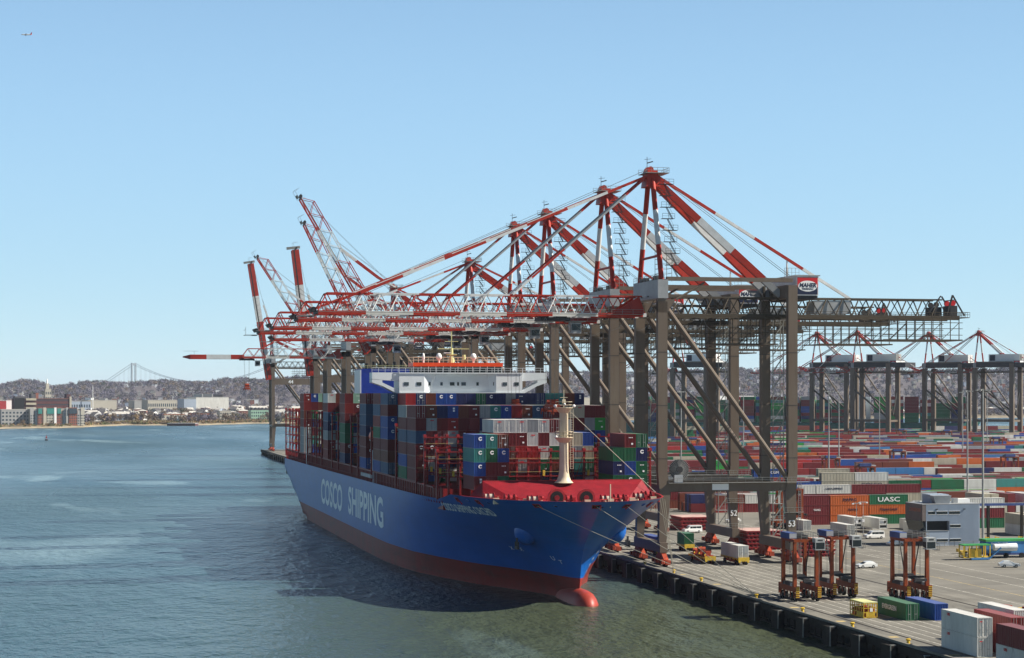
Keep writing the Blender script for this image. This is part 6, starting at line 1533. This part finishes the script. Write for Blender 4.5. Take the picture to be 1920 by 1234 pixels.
# ---- light masts
def light_mast(x, y, lab, h=40.):
    t = empty('light_mast', (x, y, GZ)); MB().tube((0, 0, 0), (0, 0, h), .34, 'galv', 10, .17).build('pole', t)
    m = MB()
    for j in range(8):
        a = j * math.pi / 4; m.beam((0, 0, h - .2), (1.6 * math.cos(a), 1.6 * math.sin(a), h - .2), .08, .08, 'galv')
    m.build('ring_arm', t)
    lm = MB().box(-.28, .28, -.2, .2, -.35, -.05, 'galv').mesh('floodlight')
    for j in range(8): a = j * math.pi / 4; put('floodlight', lm, (1.6 * math.cos(a), 1.6 * math.sin(a), h - .2), a, t)
    MB().lathe([(.6, 0), (.6, 1.0), (.4, 1.1)], (0, 0, 0), 'concrete_deck', 10).build('base', t)
    tag(t, lab, 'light mast', 'tall yard light masts')
for (px, Z, lab) in ((1843, 493, 'tall white light mast in front of the grey building corner, nearest'), (1814, 640, 'tall light mast just left of the nearest one'), (1554, 760, 'tall light mast standing right of crane leg 53'), (1573, 905, 'slimmer light mast right of the one by crane 53'),
                     (1805, 1020, 'distant light mast left of the nearest pair'), (1649, 1000, 'distant light mast in the middle of the yard behind the carrier'), (1277, 800, 'light mast seen right of the nearest waterside leg'), (1394, 960, 'light mast seen between the crane braces'), (1851, 1250, 'farthest light mast near the right far crane')):
    X, Y = atZ(px, Z); light_mast(X, Y, lab)
# ---- shorter lamp posts with camera heads between the reefers
for j, (x, y) in enumerate(((203, 489), (207, 494), (221, 492), (224, 497))):
    t = empty('lamp_post', (x, y, GZ)); MB().tube((0, 0, 0), (0, 0, 9.5), .12, 'galv', 8, .08).build('pole', t); MB().box(-1.1, 1.1, -.15, .15, 9.3, 9.5, 'galv').box(-1.3, -.8, -.25, .25, 9.1, 9.4, 'sign_white').box(.8, 1.3, -.25, .25, 9.1, 9.4, 'sign_white').box(-.3, .3, -.3, .3, 4.0, 4.7, 'sign_white').build('lamp_head', t)
    tag(t, f'short double headed lamp post near the white reefers, {ORD[j + 1]} from the left', 'lamp post', 'short lamp posts')
# ---- vehicles
def van(lab, loc, rz, body='car_white', kind='van'):
    t = empty('parked_van' if kind == 'van' else 'parked_car', loc, rz); Ln, Wd, Ht = (5.4, 1.95, 2.1) if kind == 'van' else (4.6, 1.8, 1.5)
    m = MB(); hl = Ln / 2; hw = Wd / 2
    prof = [(-hl, .35), (-hl, .95), (-hl + .1, 1.05), (-hl + 1.0, 1.2), (-hl + 1.7, Ht - .1), (-hl + 2.2, Ht), (hl - .15, Ht), (hl, Ht - .7), (hl, .35)] if kind == 'van' else [(-hl, .35), (-hl, .75), (-hl + .2, .85), (-hl + 1.2, .98), (-hl + 1.9, Ht - .08), (-hl + 2.3, Ht), (hl - 1.1, Ht), (hl - .3, 1.0), (hl, .95), (hl, .35)]
    for s in (-1, 1):
        P = [(x, s * (hw - (.12 if z > 1.1 else 0)), z) for x, z in prof]; m.quad(P if s < 0 else P[::-1], body)
    for (a, b) in zip(prof, prof[1:] + prof[:1]):
        f = lambda z: hw - (.12 if z > 1.1 else 0); m.quad([(a[0], -f(a[1]), a[1]), (a[0], f(a[1]), a[1]), (b[0], f(b[1]), b[1]), (b[0], -f(b[1]), b[1])], body)
    m.build('body', t)
    for s in (-1, 1):
        wl = [(-hl + 1.75, -hl + 2.45), (-hl + 2.55, -hl + 3.6), (-hl + 3.7, hl - .3)] if kind == 'van' else [(-hl + 1.95, -hl + 2.6), (-hl + 2.68, hl - 1.15)]
        for a, b in wl: MB().box(a, b, s * (hw - .12) - .03, s * (hw - .12) + .03, 1.25 if kind == 'van' else 1.02, Ht - .3 if kind == 'van' else Ht - .15, 'glass').build('side_window', t)
        for q in (-hl + .95, hl - 1.05):
            w_ = MB().tube((q, s * (hw - .18), .36), (q, s * (hw + .02), .36), .36, 'tyre', 14).build('wheel', t); MB().tube((q, s * (hw + .0), .36), (q, s * (hw + .035), .36), .2, 'galv', 10).build('rim', w_)
        MB().box(-hl - .03, -hl + .03, s * .7 - .15, s * .7 + .15, .65, .85, 'sign_white').build('headlight', t)
    zz = 1.2 if kind == 'van' else .98
    MB().quad([(-hl + 1.02, -hw + .2, zz + .04), (-hl + 1.02, hw - .2, zz + .04), (-hl + 1.7, hw - .22, Ht - .14), (-hl + 1.7, -hw + .22, Ht - .14)], 'glass').build('windscreen', t)
    tag(t, lab, 'van' if kind == 'van' else 'car'); return t
van('white van with roof windows driving past the red hatch covers', (166.6, 519, GZ), R(8))
van('white van parked left of the control building behind the straddle carriers', (207.2, 487, GZ), R(5))
van('dark car parked in the shade beside the white van', (206.8, 470, GZ), R(12), 'car_dark', 'car')
van('white car parked at the left foot of the control building', (203.0, 463.5, GZ), R(15), 'car_white', 'car')
van('white car crossing the yard between crane legs 52 and 53', (192, 558, GZ), R(10), 'car_white', 'car')
van('small white pickup with open load at the right edge', at(1892, 1064, GZ), R(168), 'car_white', 'car')
van('white car in the second straddle carrier gap near the apron lines', (170.5, 405, GZ), R(5), 'car_white', 'car')
# terminal gear at the right edge: blue pipe skid, bins, stair
x, y, z = at(1893, 1046, GZ); t = empty('equipment_skid', (x, y, GZ), 0)
MB().box(-6, 8, 0, 3.4, 1.2, 3.9, 'box sky blue').build('tank', t); MB().box(-6.1, 8.1, -.2, 3.6, 3.9, 4.4, 'frame_green').build('cover', t); MB().tube((-4.5, -.9, 2.6), (1.2, -.9, 2.6), .75, 'pipe_white', 12, .95).build('pipe', t)
lettering('Genie ZX-135/70', 'sign_white', (-2.6, -.05, 3.45), t, size=.6)
m = MB()
for s in (-5, -1, 3, 7): m.tube((s, -.4, .6), (s, 0, .6), .6, 'tyre', 12)
m.box(-6, 8, -.1, 3.4, .7, 1.2, 'blue_box'); m.build('undercarriage', t); tag(t, 'blue lift machine with white cylinder parked at the right edge', 'lift machine')
x, y, z = at(1834, 1050, GZ); t = empty('work_platform', (x, y, GZ), 0)
m = MB()
for a in (-3.6, -2.2, -.4, 1.4, 3.0): m.beam((a, 0, .6), (a, 0, 3.3), .22, .22, 'yellow').beam((a, 2.4, .6), (a, 2.4, 3.3), .22, .22, 'yellow')
m.box(-3.7, 3.2, -.1, 2.5, 3.3, 3.6, 'frame_green').box(-3.6, 3.0, 0, 2.4, .5, .7, 'yellow'); m.box(-1.8, 1.0, .2, 1.6, .7, 2.6, 'yellow'); m.build('frame', t)
MB().beam((2.6, -.4, .3), (5.6, -.4, 2.8), .5, .25, 'box sky blue').box(-2.0, 2.6, -.8, .2, .1, .5, 'box sky blue').build('ramp', t); tag(t, 'yellow posts and green roof work platform left of the blue lift', 'work platform')
for j, (px, py) in enumerate(((1804, 1038), (1812, 1045))):
    x, y, z = at(px, py, GZ); m = MB().box(-1.2, 1.2, -.6, .6, .4, .7, 'yellow').box(-1.3, -1.1, -.6, .6, .4, 1.2, 'yellow')
    for s in (-.8, .8): m.tube((s, -.7, .3), (s, -.55, .3), .3, 'tyre', 10)
    o = m.build('hand_cart', loc=(x, y, GZ)); tag(o, ['small yellow cart left of the work platform, farther one', 'small yellow cart left of the work platform, nearer one'][j], 'cart')
# pipe rack on posts behind the building
t = empty('pipe_gantry', (228, 470, GZ)); MB().box(0, 34, 0, .6, 9.4, 10.0, 'blue_box').box(0, 34, .9, 1.3, 9.6, 10.1, 'galv').build('beam', t)
for xx in (4, 13.5, 23): MB().box(xx - .3, xx + .3, 0, .6, 0, 9.4, 'pile').build('post', t)
for xx in (2.6, 5.4, 12, 15): MB().beam((xx, -1, 0), (xx, -1, 1.5), .25, .25, 'yellow').box(xx - .1, xx + 1.0, -1.1, -.9, 1.1, 1.3, 'yellow').build('guard', t)
tag(t, 'overhead gantry on dark posts right of the control building', 'gantry')

# ================================================================== FAR SHIP behind the far berth
fs = empty('far_container_ship', (0, 0, 0)); ax, ay = atZ(1165, 1790); bx, by = atZ(1815, 1730); d = Vector((bx - ax, by - ay, 0)); Ls = d.length; d.normalize()
fs.location = (ax, ay, 0); fs.rotation_euler = (0, 0, math.atan2(d.y, d.x))
mat('hull_green', (.015, .10, .085), .4, var=.12)
m = MB().box(12, Ls - 6, 0, 40, 0, 16.5, 'hull_green').hexa([(Ls - 6, 0, 0), (Ls + 2, 16, 0), (Ls + 2, 24, 0), (Ls - 6, 40, 0), (Ls - 6, 0, 17.5), (Ls + 12, 14, 19), (Ls + 12, 26, 19), (Ls - 6, 40, 17.5)], 'hull_green'); m.hexa([(0, 3, 5), (12, 0, 0), (12, 40, 0), (0, 37, 5), (0, 3, 16.5), (12, 0, 16.5), (12, 40, 16.5), (0, 37, 16.5)], 'hull_green'); m.build('hull', fs)
MB().box(Ls * .67, Ls * .70, 2, 38, 16.5, 42, 'ship_white').box(Ls * .665, Ls * .705, -1, 41, 39, 41.5, 'ship_white').box(Ls * .712, Ls * .725, 12, 28, 16.5, 40, 'ship_white').build('deckhouse', fs)
B = []; mi = []; GW = ['green'] * 6 + ['bright green', 'teal', 'navy', 'navy', 'blue', 'maroon', 'maroon', 'dark red', 'red', 'rust brown', 'light grey', 'white']
x = 14.
while x < Ls - 14:
    if Ls * .655 < x < Ls * .73: x += 6; continue
    base_h = random.choice([6, 7, 8, 8, 8])
    for r in range(16):
        hh = max(2, base_h - (random.random() < .3) - (r < 2) * (random.random() < .5)); cc = random.choice(GW)
        for t in range(hh):
            if random.random() < .6: cc = random.choice(GW)
            B.append((x, x + 12.19, 0.3 + r * 2.48, 2.7 + r * 2.48, 17 + t * TI, 17 + t * TI + 2.85)); mi.append(ck.index(cc))
    x += 13.6
o = bpy.data.objects.new('deck_cargo', np_boxes('deck_cargo', B, ['box ' + c for c in ck], mi)); COL.objects.link(o); o.parent = None
o.location = fs.location; o.rotation_euler = fs.rotation_euler; stuff(o); tag(o, 'green and maroon containers piled on the distant ship', 'containers')
for f_, L_ in ((.15, 'EVERGREEN'),): lettering(L_, 'sign_white', (Ls * .42, -.1, 9), fs, size=9, bold=.2)
tag(fs, 'distant dark green container ship moored behind the far cranes', 'container ship')

# ================================================================== MOORING LINES
def line_obj(p, q, sag, lab, r=.055, n=14):
    p = Vector(p); q = Vector(q); m = MB(); pr = None
    for j in range(n + 1):
        t = j / n; c = p.lerp(q, t); c.z -= sag * 4 * t * (1 - t)
        if pr is not None: m.tube(pr, c, r, 'rope', 5, caps=False)
        pr = c
    o = m.build('mooring_line'); tag(o, lab, 'mooring line', 'bow mooring lines'); return o
W3 = lambda c: (c.x + 98.6, c.y + YB, c.z)
fl_ = {round(f[2], 1): W3(f[0]) for f in fair}
bw_ = (124.9, 349.5, GZ + .55); b2 = (124.9, 383, GZ + .55); b3 = (124.9, 402, GZ + .55)
line_obj(fl_[391], b2, .6, 'mooring line from the port bow under the ship name, lowest across the bow')
line_obj(fl_[371.8], bw_, .8, 'mooring line from the fairlead left of the stem to the carrier bollard')
line_obj(fl_[364.8], bw_, .7, 'mooring line from the fairlead at the stem to the quay bollard')
line_obj(fl_[366.5], (124.9, 349.7, GZ + .5), .5, 'mooring line from the first starboard fairlead to the quay bollard')
line_obj(fl_[374.3], (124.9, 349.3, GZ + .5), .4, 'mooring line from the lit starboard bow to the quay bollard')
line_obj((119.3, 394, 20.6), b3, .3, 'mooring line dropping steeply from the starboard shoulder, outer'); line_obj((119.0, 391, 20.4), (124.9, 402.2, GZ + .5), .2, 'mooring line dropping steeply from the starboard shoulder, inner'); line_obj((118.6, 388, 20.2), (124.9, 401.8, GZ + .5), .3, 'thin mooring line beside the two steep ones')
hz = MB().box(-17000, 23000, -700, 27000, -5, 262, 'black').build('haze'); stuff(hz); hz.data.materials.clear()
hm_ = bpy.data.materials.new('haze'); hm_.use_nodes = True; hn = hm_.node_tree; hn.nodes.clear()
ho = hn.nodes.new('ShaderNodeOutputMaterial'); hv = hn.nodes.new('ShaderNodeVolumePrincipled'); hv.inputs['Color'].default_value = (.74, .84, 1, 1); hv.inputs['Density'].default_value = .000026; hv.inputs['Anisotropy'].default_value = .0
hn.links.new(hv.outputs[0], ho.inputs['Volume']); hz.data.materials.append(hm_)
print('individual containers', NIND, 'objects', len(bpy.data.objects))
